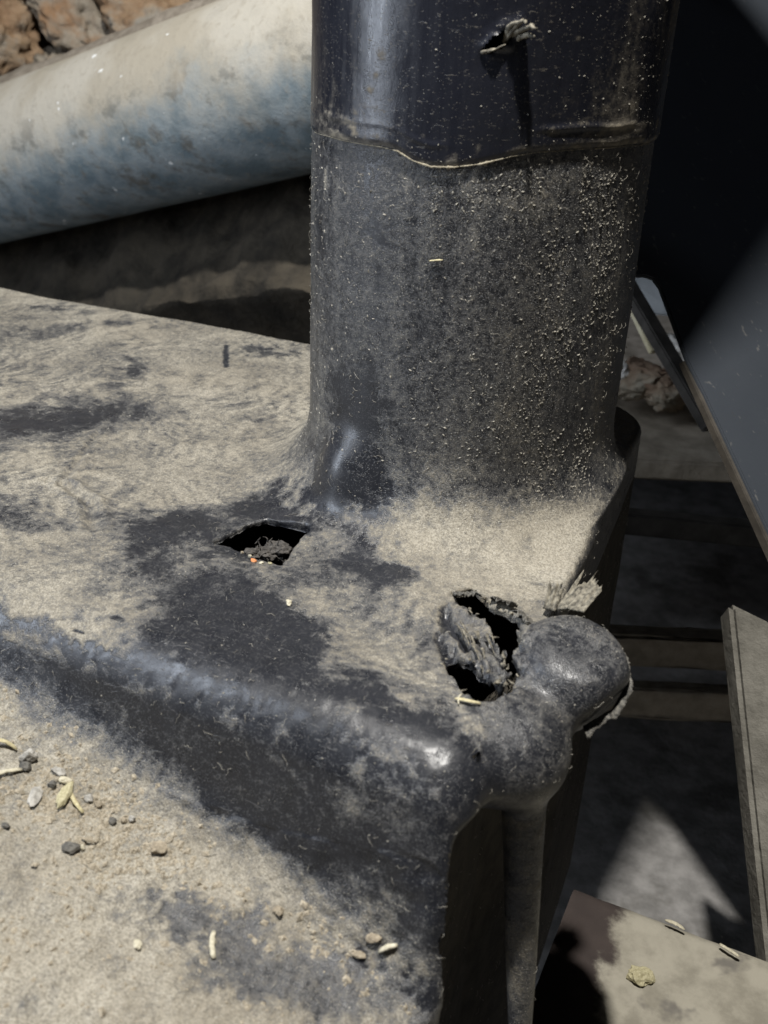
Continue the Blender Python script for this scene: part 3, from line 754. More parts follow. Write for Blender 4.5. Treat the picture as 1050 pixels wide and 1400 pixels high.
# flecks and short hairs of dust clinging to the skin
def scatter(weights, n, seed):
    rg = np.random.default_rng(seed); c = np.cumsum(weights); return np.searchsorted(c, rg.random(n)*c[-1]), rg
def fleck_mesh(name, idx, rg, lmin, lmax, pts=V, nrm=N, wide=0.35, lift=0.0, pw=4):
    P = pts[idx]; Nn = nrm[idx]; n = len(idx)
    t = rg.normal(size=(n, 3)); t -= Nn*(t*Nn).sum(1)[:, None]; t /= np.linalg.norm(t, axis=1)[:, None]+1e-9
    s = np.cross(Nn, t); ln = (lmin+(lmax-lmin)*rg.random(n)**pw)[:, None]; wd = ln*wide*(0.4+rg.random(n)[:, None])
    P = P+(t*(rg.random((n, 1))-.5)+s*(rg.random((n, 1))-.5))*VOX
    tip = P+Nn*(ln*(0.10+0.25*rg.random((n, 1)))+lift)
    A = P+t*ln/2; B = P-t*ln/2+s*wd*0.3; Cc = P+s*wd; D = P-s*wd*0.8
    VV = np.stack([A, Cc, B, D, tip], 1).reshape(-1, 3); o = np.arange(n)[:, None, None]*5
    FF = (np.array([[0, 1, 4], [1, 2, 4], [2, 3, 4], [3, 0, 4]])[None]+o).reshape(-1, 3)
    return np_mesh(name, VV, FF, False)
ang = np.degrees(np.arctan2(V[:, 1], V[:, 0])); onp = (V[:, 2] > 0.012) & (np.hypot(V[:, 0], V[:, 1]) < 0.1) & outer
wp = onp*(0.25+1.6*np.exp(-((ang+28)/16)**2)+0.5*np.exp(-((ang+55)/14)**2)+0.9*np.exp(-(V[:, 2]-0.16)**2/0.012**2)*(ang > -85))*(ang < 20)*(ang > -160)
wp = wp*np.clip((fbm(V*np.array([1, 1, .25]), 120, 3, 12)-0.38)*5, 0.05, 1)
FLECK = mat_simple('pale_flecks', (0.17, 0.155, 0.125), (0.36, 0.34, 0.295), 1200, 0.8, 0.2, 0.0004)
i_, rg = scatter(wp, 9500, 31)
child('dust_flecks', fleck_mesh('dust_flecks', i_, rg, 0.00016, 0.0020, wide=0.24), FLECK)['kind'] = 'stuff'
wt = (outer & (N[:, 2] > 0.5) & (V[:, 1] > -0.236) & (V[:, 0] > -0.35) & (hs > 0.001))*(0.3+np.clip(dust, 0, 1))
i_, rg = scatter(wt, 6500, 32)
child('dust_flecks', fleck_mesh('dust_flecks', i_, rg, 0.0003, 0.0013), FLECK)['kind'] = 'stuff'
wf = (outer & (V[:, 0] > -0.3) & ((V[:, 1] < -0.22) | (V[:, 0] > 0.098)))*(N[:, 2] > -0.2)*(0.1+0.15*np.clip(dust, 0, 1))
i_, rg = scatter(wf, 3500, 33)
child('dust_flecks', fleck_mesh('dust_flecks', i_, rg, 0.0003, 0.0012), FLECK)['kind'] = 'stuff'
UN = UV/np.array([1, 1, 1e9]); UN = UN*np.array([1, 1, 0]); UN /= np.linalg.norm(UN, axis=1)[:, None]
wu = (UV[:, 2] < 0.25)*(0.15+0.9*np.clip((adeg+55)/30, 0, 1)+0.6*np.exp(-(lift/0.008)**2))*(adeg < 30)*(adeg > -170)
i_, rg = scatter(wu, 900, 34)
child('dust_flecks', fleck_mesh('dust_flecks', i_, rg, 0.0003, 0.0013, UV, UN), FLECK)['kind'] = 'stuff'
# fine curled hairs
def hairs(name, w, n, seed):
    idx, rg = scatter(w, n, seed); Vs = []; Fs = []; o = 0
    for k in idx:
        nn = N[k]; t = rg.normal(size=3); t -= nn*(t@nn); t /= np.linalg.norm(t); s = np.cross(nn, t); ln = .0012+.0035*rg.random()**2
        p = V[k]+nn*0.0002
        pts = [p+t*ln*u+s*ln*0.35*math.sin(u*3)*(rg.random()-.3)+nn*0.0007*math.sin(u*3.1) for u in np.linspace(0, 1, 5)]
        v, f = ring_tube(pts, [.00009]*5, 3, 1, False); Vs.append(v); Fs.append(f+o); o += len(v)
    return np_mesh(name, np.concatenate(Vs), np.concatenate(Fs))
child('fine_hairs', hairs('fine_hairs', wt*0+(outer & (N[:, 2] > -0.2) & (V[:, 0] > -0.2) & (hs > 0.002))*0.5+0.5*wp, 2600, 35), FLECK)['kind'] = 'stuff'
# grit on the flange
wg = (outer & (V[:, 1] < -0.238) & (V[:, 0] > -0.3) & (N[:, 2] > 0.7))*np.clip((fbm(V, 35, 3, 77)-0.35)*4, 0.05, 1)*np.clip(dust-0.2, 0.02, 1)
wg = wg*(0.35+1.6*np.exp(-((V[:, 1]+0.264)/0.014)**2)+2.5*np.exp(-(((V[:, 0]+0.055)/0.03)**2+((V[:, 1]+0.272)/0.014)**2)))
GRIT = mat_simple('grit', (0.17, 0.145, 0.105), (0.40, 0.35, 0.27), 900, 0.95, 0.4, 0.0005)
i_, rg = scatter(wg, 8000, 36)
child('grit', fleck_mesh('grit', i_, rg, 0.0005, 0.0036, wide=0.55, pw=3), GRIT)['kind'] = 'stuff'

# ---------------------------------------------------------------- loose bits lying on the chute
def mat_straw(name, c1, c2):
    n = NT(name); c = n.mix(n.ramp(n.noise(800, 4, 0.6), 0.3, 0.7), c1, c2)
    return n.done(c, 0.7, n.bump(n.noise(1500, 3), 0.4, 0.0004), 0.3)
STRAW = mat_straw('straw', (0.34, 0.29, 0.16), (0.52, 0.47, 0.30))
STRAWP = mat_straw('pale_straw', (0.36, 0.33, 0.24), (0.52, 0.48, 0.37))
HUSK = mat_straw('yellow_husk', (0.27, 0.24, 0.14), (0.42, 0.385, 0.25))
STONE_G = mat_simple('grey_stone', (0.20, 0.19, 0.17), (0.42, 0.40, 0.36), 300, 0.9)
STONE_D = mat_simple('dark_stone', (0.05, 0.048, 0.045), (0.16, 0.15, 0.13), 300, 0.9)
CLOD = mat_simple('soil_crumb', (0.17, 0.14, 0.10), (0.34, 0.29, 0.215), 500, 0.95)
ORANGE = mat_simple('orange_crumb', (0.50, 0.17, 0.06), (0.62, 0.28, 0.12), 500, 0.8)
GV = V[outer & (N[:, 2] > 0.2) & (V[:, 0] > -0.15) & (V[:, 1] < -0.10) & (V[:, 2] < 0.02)]
def ground(x, y): return float(GV[np.argmin((GV[:, 0]-x)**2+(GV[:, 1]-y)**2), 2])
def snap(p):
    if not (p[1] < -0.15 and p[2] > -0.15 and p[0] < 0.1): return p
    x, y = p[0], p[1]
    if y < -0.25: x, y = x-0.0058, y+0.0082+0.045*(x+0.01)
    return (x, y, ground(x, y)+0.0004)
def straw(name, p0, p1, w, label, cat, mat=STRAW, bend=(0, 0, .0008), flat=0.45, lift=0.0008, group=None):
    p0 = snap(p0); p1 = snap(p1)
    base = np.array(p0); pts = curve(np.zeros(3), np.array(p1)-base, np.array(bend)+(RNG.random(3)-0.5)*np.array([1, 1, 0])*0.0022*min(1, np.linalg.norm(np.array(p1)-base)/0.01), 9)+np.array([0, 0, lift]); n = len(pts)
    rad = w*(1-0.35*np.abs(np.linspace(-1, 1, n))**3)
    v, f = ring_tube(pts, rad, 8, flat, True, 0.5, len(bpy.data.objects))
    o = link(name, np_mesh(name, v, f), mat); o.location = base
    return tag(o, label, cat, group)
def chunk(name, loc, size, label, cat, mat, seed, rot=(0, 0, 0), amp=0.42, facet=0.95, sub=3, lift=0.35):
    loc = snap(loc)
    if loc[2] > -0.15: size = tuple(q*0.68 for q in size)
    o = link(name, blob_mesh(name, size, seed, sub, amp, 2.4, facet, False), mat)
    o.location = (loc[0], loc[1], loc[2]+size[2]*lift); o.rotation_euler = rot
    return tag(o, label, cat)
straw('straw', (.0271, -.29, -.0512), (.033, -.2998, -.0522), .0011, 'short upright pale straw on the dark bare streak of the flange', 'straw', STRAWP)
straw('straw', (.0823, -.2709, -.0605), (.0881, -.2684, -.0613), .0011, 'stubby pale straw end beside a cracked clod near the flange corner', 'straw', STRAWP, flat=.6)
straw('straw', (.0762, -.1968, .0002), (.0862, -.1969, .0004), .0009, 'yellow straw lying at the lower rim of the double hole', 'straw', STRAW, (0, 0, .0005))
straw('straw', (.0775, -.1925, .0003), (.0788, -.2000, .0003), .00035, 'hair-thin dark straw crossing beside the yellow one below the double hole', 'straw', STRAWP)
straw('straw', (.0087, -.0803, .1322), (.0144, -.0795, .1332), .0006, 'tiny yellow straw stuck to the middle of the upright pipe', 'straw', STRAW, (0, -.0003, 0), .6, 0)
straw('straw', (-.0496, -.2676, -.0395), (-.0392, -.274, -.0415), .0009, 'thin yellow straw leaning out below the yellow husk', 'straw', STRAW)
straw('straw', (-.0770, -.2840, -.0355), (-.0690, -.2710, -.0355), .0012, 'pale straw poking in at the left edge under the round grey pebble', 'straw', STRAWP)
straw('straw', (-.0860, -.2690, -.0335), (-.0770, -.2640, -.0335), .0010, 'bent yellow straw at the left edge above the pale one', 'straw', STRAW, (0, 0, .002))
straw('twig', (-.027, -.2828, -.0438), (-.0325, -.284, -.0428), .0006, 'thin curved brown twig next to the dark pebble', 'twig', CLOD)
chunk('husk', (-.0495, -.2709, -.0405), (.0105, .0036, .0030), 'long yellow husk lying among the chips on the flange', 'husk', HUSK, 3, (0.1, 0.05, -1.25), 0.22)
chunk('pebble', (-.0710, -.2650, -.0372), (.0052, .0042, .0050), 'round grey pebble at the upper left of the debris', 'pebble', STONE_G, 5, (0, 0, .7))
chunk('pebble', (-.0690, -.2690, -.0375), (.0044, .0034, .0034), 'dark brown pebble tucked below the round grey one', 'pebble', STONE_D, 6, (0, .2, .3))
chunk('wood_chip', (-.0580, -.2775, -.0395), (.0085, .0040, .0028), 'long grey wood chip left of the yellow husk', 'wood chip', STONE_G, 8, (0, .1, -1.1), 0.2)
chunk('wood_chip', (-.0575, -.2640, -.0385), (.0050, .0027, .0026), 'small grey chip above the yellow husk', 'wood chip', STONE_G, 9, (0, .1, .2), 0.2)
chunk('wood_chip', (-.0535, -.2655, -.0382), (.0050, .0024, .0022), 'pale chip lying against the top of the yellow husk', 'wood chip', STRAWP, 10, (0, .2, .6), 0.2)
chunk('pebble', (-.0560, -.2700, -.0395), (.0032, .0026, .0024), 'dark pebble wedged between grey chip and yellow husk', 'pebble', STONE_D, 12)
chunk('pebble', (-.0330, -.2895, -.0440), (.0052, .0036, .0030), 'dark grey pebble alone on the dusty flange', 'pebble', STONE_D, 13, (0, 0, .4))
chunk('pebble', (-.0300, -.2870, -.0440), (.0019, .0015, .0018), 'tiny white chip touching the dark grey pebble', 'pebble', STRAWP, 14)
chunk('clod', (-.0082, -.2712, -.0470), (.0058, .0042, .0026), 'flat brown soil clod below the front face', 'clod', CLOD, 15, (0, 0, .5))
chunk('pebble', (-.0414, -.2672, -.0418), (.0032, .0024, .0020), 'small grey pebble right of the thin yellow straw', 'pebble', STONE_G, 16)
chunk('pebble', (-.0371, -.2677, -.0424), (.0026, .0022, .0020), 'small brownish pebble next to the small grey one', 'pebble', CLOD, 17)
chunk('pebble', (-.0288, -.2704, -.0440), (.0027, .0022, .0024), 'dark red-brown pebble in a row of three crumbs', 'pebble', STONE_D, 18)
chunk('pebble', (-.0255, -.2680, -.0440), (.0020, .0017, .0018), 'middle pale crumb in the row of three', 'pebble', CLOD, 19)
chunk('pebble', (-.0232, -.2662, -.0442), (.0024, .0018, .0024), 'rightmost pale crumb in the row of three', 'pebble', STONE_G, 20)
chunk('pebble', (-.0565, -.2952, -.0405), (.0026, .0020, .0018), 'dark crumb at the left edge of the flange', 'pebble', STONE_D, 22)
chunk('husk', (.0082, -.3085, -.0500), (.0042, .0022, .0016), 'small pale yellow flake lower down on the flange', 'husk', STRAWP, 23, (0, 0, -.8))
chunk('clod', (.0429, -.2723, -.0545), (.0036, .0026, .0022), 'small brown crumb at the foot of the front face', 'clod', CLOD, 24)
chunk('clod', (.0790, -.2685, -.0605), (.0052, .0036, .0016), 'cracked flat clod of dust near the flange corner', 'clod', CLOD, 25, (0, 0, .9))
chunk('clod', (.0760, -.2735, -.0605), (.0036, .0030, .0013), 'flat dust flake just below the cracked clod', 'clod', CLOD, 26, (0, 0, .2))
chunk('husk', (-.0120, -.1655, -.0005), (.0036, .0021, .0020), 'tiny yellowish husk on the housing top below the leaf-shaped hole', 'husk', STRAWP, 27, (0, 0, -1.0))
chunk('crumb', (-.0445, -.1400, -.0012), (.0028, .0017, .0015), 'orange crumb on the near lip of the leaf-shaped hole', 'crumb', ORANGE, 28, (0, 0, -.3))
for k, (x, y, s, m, lb) in enumerate(((-.0480, -.1375, .0013, STRAWP, 'tiny pale crumb just left of the orange crumb'), (-.0400, -.1405, .0013, STRAWP, 'tiny white crumb just right of the orange crumb'), (-.0365, -.1390, .0012, HUSK, 'tiny yellow crumb at the right end of the hole lip'), (-.0525, -.1365, .0011, CLOD, 'tiny brown crumb at the left end of the hole lip'))):
    chunk('crumb', (x, y, -.0008), (s*1.3, s, s), lb, 'crumb', m, 50+k)
# dark clump of chewed fibre inside the leaf-shaped hole
cl = empty('fibre_clump', (-.048, -.118, -.012))
tag(cl, 'dark clump of chewed fibres inside the leaf-shaped hole', 'fibre clump')
FIB = mat_simple('dark_fibre', (0.03, 0.028, 0.026), (0.11, 0.10, 0.09), 500, 0.95, 0.6, 0.001)
for k, (x, y, z, s) in enumerate(((-.0465, -.1130, -.0085, .0048), (-.0510, -.1180, -.0095, .0042), (-.0560, -.1235, -.0090, .0034), (-.0440, -.1150, -.012, .0026), (-.0530, -.123, -.0125, .0026))):
    o = link('lump', blob_mesh('lump', (s*1.25, s, s*.7), 70+k, 4, 0.6, 3.0), FIB, cl); o.location = (x+.048, y+.118, z+.012)
L = []
for k in range(40):
    c = np.array([-.0505, -.118, -.0075])+(rg.random(3)-.5)*np.array([.013, .012, .005]); d = rg.normal(size=3)*.0022
    L.append((c, c+d, rg.normal(size=3)*.0006, .00035, 1))
o = link('loose_fibres', shred_mesh('loose_fibres', L), FIB, cl); o.matrix_parent_inverse = Matrix.Translation(-cl.location)
# ---------------------------------------------------------------- behind on the left: pipe, ledge, stone wall, soil
def mat_pipe():
    n = NT('weathered_pipe')
    nz = n.normal_z()
    w = n.math('MULTIPLY_ADD', n.math('SUBTRACT', n.noise(16, 5, 0.65, n.map((1, 1, 1))), 0.5), 1.5, nz)
    d = n.ramp(w, -0.35, 0.35)
    blue = n.mix(n.ramp(n.noise(30, 5, 0.6), 0.35, 0.65), (0.110, 0.143, 0.160), (0.21, 0.238, 0.248))
    blue = n.mix(n.ramp(n.noise(22, 5, 0.65), 0.56, 0.68), blue, (0.10, 0.095, 0.085))
    dst = n.mix(n.ramp(n.noise(9, 4), 0.4, 0.6), (0.30, 0.27, 0.215), (0.36, 0.335, 0.285))
    c = n.mix(d, blue, dst)
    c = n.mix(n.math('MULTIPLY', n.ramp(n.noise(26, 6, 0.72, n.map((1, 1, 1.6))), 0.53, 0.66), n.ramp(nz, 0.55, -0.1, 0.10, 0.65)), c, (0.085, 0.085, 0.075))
    c = n.mix(n.math('MULTIPLY', n.ramp(n.noise(120, 5, 0.7), 0.52, 0.66), 0.35), c, (0.20, 0.175, 0.135))
    c = n.mix(n.ramp(n.noise(75, 3, 0.5), 0.70, 0.73), c, (0.62, 0.62, 0.60))
    return n.done(c, 0.7, n.bump(n.noise(60, 5, 0.7), 0.5, 0.003), 0.3)
pa = np.array([-0.736, 0.473, 0.013]); pb = np.array([-0.306, 0.391, 0.149]); dr = (pb-pa)
pts = np.stack([pa+dr*t for t in np.linspace(-0.9, 1.22, 60)])
rad = 0.0800+(fbm(pts, 6, 3, 3)-0.5)*0.002
v, f = ring_tube(pts, rad, 72)
o = link('round_pipe', np_mesh('round_pipe', v-pa, f), mat_pipe()); o.location = pa
tag(o, 'large dust-topped blue-grey pipe running behind the chute', 'pipe')

SOIL = mat_simple('brown_soil', (0.014, 0.012, 0.009), (0.060, 0.050, 0.036), 22, 0.95, 0.8, 0.008, (0.035, 0.03, 0.022))
LEDGE = mat_simple('mortar', (0.15, 0.125, 0.095), (0.27, 0.235, 0.19), 60, 0.95, 0.6, 0.004)
def sheet(name, grid, mat, amp, freq, seed, label=None, kind='structure', thick=None, nrm=(0, 0, 1)):
    """grid: (nu,nv,3) array of points, roughened along nrm"""
    nu, nv, _ = grid.shape; P = grid.reshape(-1, 3)
    P = P+np.array(nrm)*((fbm(P, freq, 5, seed)-0.5)*2*amp)[:, None]
    i, j = np.meshgrid(np.arange(nu-1), np.arange(nv-1), indexing='ij'); a = i*nv+j
    F = np.stack([a, a+nv, a+nv+1, a+1], -1).reshape(-1, 4)
    o = link(name, np_mesh(name, P, F), mat)
    if kind: o['kind'] = kind
    if label: o['label'] = label
    return o
def lerp_grid(rows, nu, nv):
    """rows: list of (pointA, pointB); straight along a row, linear between rows"""
    rows = np.array(rows, float); R = np.linspace(0, len(rows)-1, nu); out = np.zeros((nu, nv, 3))
    for k, r in enumerate(R):
        i = min(int(r), len(rows)-2); u = r-i; A = rows[i]*(1-u)+rows[i+1]*u
        t = np.linspace(0, 1, nv)[:, None]; out[k] = A[0]*(1-t)+A[1]*t
    return out
D0 = dr/np.linalg.norm(dr)
def along(p, s): return np.array(p)+D0*s
g = lerp_grid([(along((-.499, .60, -.30), -.7), along((-.499, .60, -.30), .42)), (along((-.499, .408, -.096), -.7), along((-.499, .408, -.096), .42)), (along((-.499, .412, -.084), -.7), along((-.499, .412, -.084), .42)),
               (along((-.55, .505, -.02), -.7), along((-.55, .505, -.02), .42)), (along((-.56, .58, .060), -.7), along((-.56, .58, .060), .42)), (along((-.57, .72, .09), -.7), along((-.57, .72, .09), .42))], 90, 220)
sheet('soil_bank', g, SOIL, 0.026, 16, 5, 'dark brown soil bank under the blue-grey pipe', nrm=(0.1, -0.5, 0.85))
# mortar ledge between pipe and wall
pts = np.stack([np.array([-.80, .560, .072])+np.array([.385, -.072, .125])*t for t in np.linspace(-.8, 1.9, 60)])
v, f = ring_tube(pts, 0.030+(fbm(pts, 14, 3, 9)-0.5)*0.012, 20, 0.8, True, 0.06, 4)
o = link('mortar_ledge', np_mesh('mortar_ledge', v, f), LEDGE); o['kind'] = 'structure'; o['label'] = 'grey mortar ledge above the blue-grey pipe'
# stones of the wall
def mat_stone(name, a, b, c):
    n = NT(name)
    k = n.mix(n.ramp(n.noise(14, 6, 0.7), 0.32, 0.66), a, b)
    k = n.mix(n.ramp(n.noise(9, 5, 0.65), 0.52, 0.66), k, c)
    k = n.mix(n.ramp(n.noise(48, 5, 0.7), 0.25, 0.42), (0.06, 0.045, 0.03), k)
    return n.done(k, 0.9, n.bump(n.noise(30, 8, 0.75), 0.9, 0.014), 0.25)
ST1 = mat_stone('brown_stone', (0.25, 0.15, 0.085), (0.42, 0.30, 0.19), (0.36, 0.33, 0.28))
ST2 = mat_stone('grey_brown_stone', (0.23, 0.19, 0.14), (0.42, 0.37, 0.30), (0.34, 0.21, 0.12))
wall = empty('stone_wall', (-.85, .80, .0)); tag(wall, 'rough wall of brown and grey stones behind the pipe', 'wall')
def rock(loc, size, rot, seed, mat, root=wall, name='stone', amp=0.28):
    o = link(name, blob_mesh(name, size, seed, 5, amp, 2.6, 0.95), mat, root)
    o.location = Vector(loc)-(root.location if root else Vector((0, 0, 0))); o.rotation_euler = rot
    return o
ROCKS = [((-.960, .715, .120), (.075, .055, .075), (0, .5, .2), 1, ST1), ((-.865, .765, .170), (.085, .055, .045), (.2, .75, .2), 2, ST2), ((-.845, .745, .085), (.060, .050, .035), (0, .4, .2), 3, ST2),
         ((-.740, .790, .150), (.070, .055, .060), (0, .3, .1), 4, ST1), ((-.640, .830, .185), (.085, .060, .050), (0, .2, -.1), 5, ST1), ((-.900, .760, .235), (.080, .06, .05), (0, .3, 0), 6, ST1), ((-.760, .800, .245), (.085, .06, .05), (0, .2, 0), 7, ST2),
         ((-1.06, .70, .20), (.08, .06, .06), (0, .3, 0), 8, ST2), ((-1.05, .70, .07), (.07, .06, .05), (0, .1, 0), 9, ST2), ((-.60, .84, .270), (.09, .06, .05), (0, .1, 0), 10, ST2), ((-.52, .85, .22), (.07, .06, .05), (0, .2, 0), 11, ST2), ((-.90, .77, .03), (.08, .06, .045), (0, 0, 0), 12, ST1), ((-.72, .80, .07), (.09, .06, .045), (0, 0, 0), 13, ST2),
         ((-.55, .83, .12), (.09, .06, .055), (0, 0, 0), 14, ST1), ((-.40, .88, .18), (.1, .06, .06), (0, 0, 0), 15, ST2), ((-1.0, .73, .29), (.1, .06, .05), (0, 0, 0), 16, ST1), ((-.80, .8, .32), (.1, .06, .05), (0, 0, 0), 17, ST2), ((-.60, .84, .34), (.1, .06, .05), (0, 0, 0), 18, ST1), ((-.42, .88, .30), (.1, .06, .05), (0, 0, 0), 19, ST1)]
for a in ROCKS: rock(*a)
g = lerp_grid([((-1.6, .70, -.3), (-.28, .95, -.3)), ((-1.6, .70, .6), (-.28, .95, .6))], 40, 80)
o = sheet('mortar', g, LEDGE, 0.02, 8, 3, None, None, nrm=(0.2, -0.95, 0)); o.parent = wall; o.matrix_parent_inverse = Matrix.Translation(-wall.location)
# floor
CONC = mat_simple('concrete', (0.17, 0.165, 0.158), (0.30, 0.29, 0.28), 45, 0.9, 0.5, 0.003, (0.12, 0.115, 0.105))
g = lerp_grid([((-3, -3, -.42), (3, -3, -.42)), ((-3, 3, -.42), (3, 3, -.42))], 60, 60)
sheet('floor', g, CONC, 0.003, 5, 8, 'pale concrete floor deep below the chute')

# ---------------------------------------------------------------- behind on the right
def prism(name, pts, direction, mat, bevel=0.0012, seg=2):
    """polygon pts (planar, world) extruded by direction"""
    bm = bmesh.new(); d = Vector(direction)
    a = [bm.verts.new(p) for p in pts]; b = [bm.verts.new(Vector(p)+d) for p in pts]; n = len(pts)
    bm.faces.new(a); bm.faces.new(b[::-1])
    for i in range(n): bm.faces.new((a[i], b[i], b[(i+1) % n], a[(i+1) % n]))
    bmesh.ops.recalc_face_normals(bm, faces=bm.faces)
    if bevel: bmesh.ops.bevel(bm, geom=list(bm.edges), offset=bevel, segments=seg, affect='EDGES', clamp_overlap=True)
    me = bpy.data.meshes.new(name); bm.to_mesh(me); bm.free()
    return link(name, me, mat)
def mat_panel():
    n = NT('slate_paint')
    c = n.mix(n.noise(18, 4), (0.040, 0.047, 0.059), (0.054, 0.062, 0.074))
    c = n.mix(n.math('MULTIPLY', n.ramp(n.noise(130, 3, 0.6), 0.64, 0.72), 0.5), c, (0.18, 0.175, 0.165))
    c = n.mix(n.math('MULTIPLY', n.ramp(n.noise(300, 3, 0.6), 0.62, 0.72), 0.4), c, (0.05, 0.05, 0.05))
    return n.done(c, 0.62, n.bump(n.noise(400, 3), 0.15, 0.0006), 0.35)
PN = np.array([.689, -.163, .706])
PANEL = [(.0481, .1099, .0893), (.0612, .1427, .084), (.0655, .1493, .0814), (.0698, .1491, .0771), (.0963, .1212, .0449), (.1132, .111, .0259), (.1625, .0764, -.0301), (.2187, .0354, -.0945), (.2782, .1505, -.126), (.226, .866, .0899), (.1842, 1.439, .2629), (.0275, .722, .2506), (-.0443, .3937, .2449)]
def hopper():
    root = empty('metal_hopper', (.1625, .0764, -.0301))
    tag(root, 'slate-grey painted metal hopper side sloping behind the pipe on the right', 'hopper')
    for nm, pts, dv, m in (('side_sheet', PANEL, -PN*0.003, mat_panel()),):
        o = prism(nm, pts, dv, m, 0.0008); o.parent = root; o.matrix_parent_inverse = Matrix.Translation(-root.location)
    e0 = np.array((.0963, .1212, .0449))-PN*0.0032; e1 = np.array((.2187, .0354, -.0945))-PN*0.0032
    back = np.array([0.02, 0.010, -0.004])
    RUSTY = mat_simple('dull_brown_paint', (0.03, 0.026, 0.021), (0.06, 0.052, 0.042), 80, 0.8)
    o = prism('edge_lip', [e0, e1, e1-PN*.006, e0-PN*.004], np.array([.0015, .0012, .001]), RUSTY, 0.0004)
    o.parent = root; o.matrix_parent_inverse = Matrix.Translation(-root.location)
hopper()
def slab(name, a, b, w, h, mat, label, cat, up=(0, 0, 1), group=None, rough=0.0):
    """bar from a to b, w wide sideways, h deep below the line"""
    a = Vector(a); b = Vector(b); t = (b-a).normalized(); u = Vector(up); u = (u-t*u.dot(t)).normalized(); s = t.cross(u)
    pts = [a+s*w/2, a-s*w/2, a-s*w/2-u*h, a+s*w/2-u*h]
    o = prism(name, [p-a for p in pts], b-a, mat, min(w, h)*0.12); o.location = a
    if rough:
        bm = bmesh.new(); bm.from_mesh(o.data); bmesh.ops.subdivide_edges(bm, edges=bm.edges, cuts=7, use_grid_fill=True)
        for vv in bm.verts: vv.co += Vector([(random.random()-.5)*rough for _ in range(3)])
        bm.to_mesh(o.data); bm.free(); o.data.polygons.foreach_set('use_smooth', [True]*len(o.data.polygons))
    return tag(o, label, cat, group)
GREYP = mat_simple('pale_grey_sheet', (0.30, 0.32, 0.33), (0.40, 0.42, 0.43), 30, 0.7, 0.2)
WOODD = mat_simple('old_timber', (0.22, 0.19, 0.145), (0.38, 0.33, 0.26), 40, 0.9, 0.6, 0.003)
LATH = mat_simple('yellowed_lath', (0.45, 0.40, 0.26), (0.60, 0.55, 0.40), 60, 0.7)
DARKB = mat_simple('dark_bar', (0.02, 0.018, 0.015), (0.05, 0.045, 0.04), 60, 0.7)
o = prism('grey_plate', [(-.030, .470, .004), (.014, .492, .004), (.040, .484, -.034), (-.020, .466, -.034)], (.01, .02, .0), GREYP, 0.002); tag(o, 'small pale grey plate seen between pipe and hopper', 'plate')
slab('lath', (-.012, .430, .005), (.0330, .392, -.040), .007, .005, LATH, 'thin yellowed lath slanting behind the pipe', 'lath')
slab('dark_bar', (.000, .385, .023), (.100, .318, -.067), .014, .010, DARKB, 'dark slanting bar in front of the rubble', 'bar')
RUB = mat_stone('rubble_stone', (0.24, 0.15, 0.10), (0.40, 0.31, 0.22), (0.42, 0.38, 0.30))
PALE = mat_simple('pale_stone', (0.55, 0.53, 0.49), (0.70, 0.68, 0.64), 60, 0.8)
for k, (lc, sz, m, lb) in enumerate((((.004, .505, -.108), (.030, .02, .020), RUB, 'brown rubble stone left of the dark bar'), ((.032, .505, -.114), (.024, .018, .017), RUB, 'tan rubble stone low behind the dark bar'), ((.036, .525, -.078), (.026, .018, .012), PALE, 'pale flat rubble stone on top of the heap'), ((.060, .52, -.096), (.018, .016, .020), RUB, 'reddish rubble stone right of the dark bar'), ((.070, .512, -.120), (.016, .012, .009), PALE, 'rounded white stone at the end of the rubble heap'), ((-.020, .50, -.105), (.022, .018, .016), PALE, 'pale stone half hidden by the pipe'))):
    o = rock(lc, sz, (0, .2*k, .3*k), 40+k, m, None, 'rubble_stone', 0.25); tag(o, lb, 'stone', 'rubble stones')
slab('timber_shelf', (-.15, .42, -.150), (.25, .60, -.150), .16, .02, WOODD, 'dark timber shelf carrying the rubble stones', 'shelf')
slab('timber_beam', (-.03, .222, -.236), (.20, .321, -.236), .020, .030, WOODD, 'upper of the two lit-edged beams right of the boss', 'beam', rough=.002, group='beams below the hopper')
slab('timber_beam', (-.02, .206, -.276), (.21, .303, -.276), .012, .030, WOODD, 'lower dim beam right of the boss', 'beam', rough=.002, group='beams below the hopper')
slab('timber_beam', (-.03, .30, -.158), (.20, .37, -.158), .015, .02, DARKB, 'faint dark beam under the hopper edge', 'beam', group='beams below the hopper')
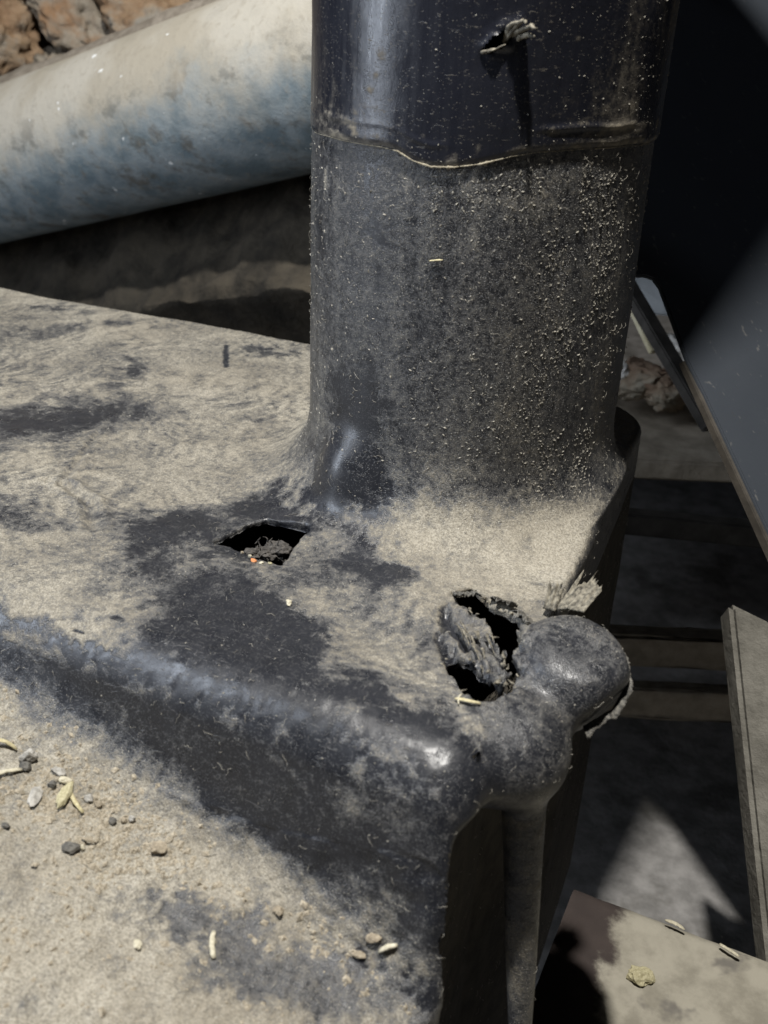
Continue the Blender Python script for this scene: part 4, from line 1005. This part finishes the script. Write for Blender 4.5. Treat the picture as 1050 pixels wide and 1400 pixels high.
# leaning plank at the right edge
pl = [(.150, .088, -.088), (.2225, -.049, -.245), (.3545, -.109, -.245), (.284, .028, -.088)]
o = prism('plank', pl, (-.005, .012, -.018), mat_simple('grey_brown_board', (0.10, 0.094, 0.080), (0.20, 0.19, 0.165), 30, 0.9, 0.6, 0.004, (0.06, 0.056, 0.05)), 0.003); tag(o, 'broad grey-brown board leaning down at the right edge', 'board')
# lower dusty cover at the bottom right
def cover():
    n = NT('dusty_cover')
    c = n.mix(n.ramp(n.noise(40, 5, 0.6), 0.35, 0.6), (0.19, 0.175, 0.14), (0.29, 0.27, 0.22))
    c = n.mix(n.ramp(n.noise(28, 4, 0.6), 0.60, 0.70), c, (0.13, 0.12, 0.105))
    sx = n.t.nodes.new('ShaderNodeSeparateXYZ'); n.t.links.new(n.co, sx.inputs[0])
    shade_x = n.math('MULTIPLY_ADD', n.math('SUBTRACT', n.noise(38, 5, 0.65), 0.5), 0.045, sx.outputs[0])
    c = n.mix(n.ramp(shade_x, 0.146, 0.134), c, n.mix(n.noise(60, 5), (0.020, 0.015, 0.014), (0.055, 0.042, 0.037)))  # shadow of the housing painted into the cover's left part, ragged edge
    m = n.done(c, 0.85, n.bump(n.noise(300, 5, 0.7), 0.5, 0.001), 0.3)
    g = []
    for u in np.linspace(0, 1, 90):
        x = 0.108+u*0.288; yb = -0.047-0.03*(x-.14); row = []
        for w in np.linspace(0, 1, 60):
            if w < 0.25:
                a = (w/0.25)*math.pi/2; row.append((x, yb+0.014*math.cos(a)-0.006, -0.22-0.014+0.014*math.sin(a)))
            else: row.append((x, yb-0.006-(w-0.25)/0.75*0.24, -0.22-0.02*(w-.25)))
        g.append([(x, yb+0.008, -0.30)]+row)
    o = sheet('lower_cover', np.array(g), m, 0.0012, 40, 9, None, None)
    tag(o, 'dust-covered rounded cover with dark red-brown painted shadow low at the bottom right', 'cover')
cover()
straw('straw', (.1600, -.0490, -.217), (.1710, -.0510, -.217), .0012, 'pale straw on the rim of the lower cover', 'straw', STRAWP)
straw('straw', (.1900, -.0520, -.217), (.2010, -.0560, -.217), .0011, 'second pale straw further right on the lower cover', 'straw', STRAWP)
chunk('husk', (.1560, -.0880, -.222), (.0072, .0056, .0040), 'fluffy pale yellow husk on the lower cover', 'husk', HUSK, 91, (0, 0, .4), 0.5, 0.3)
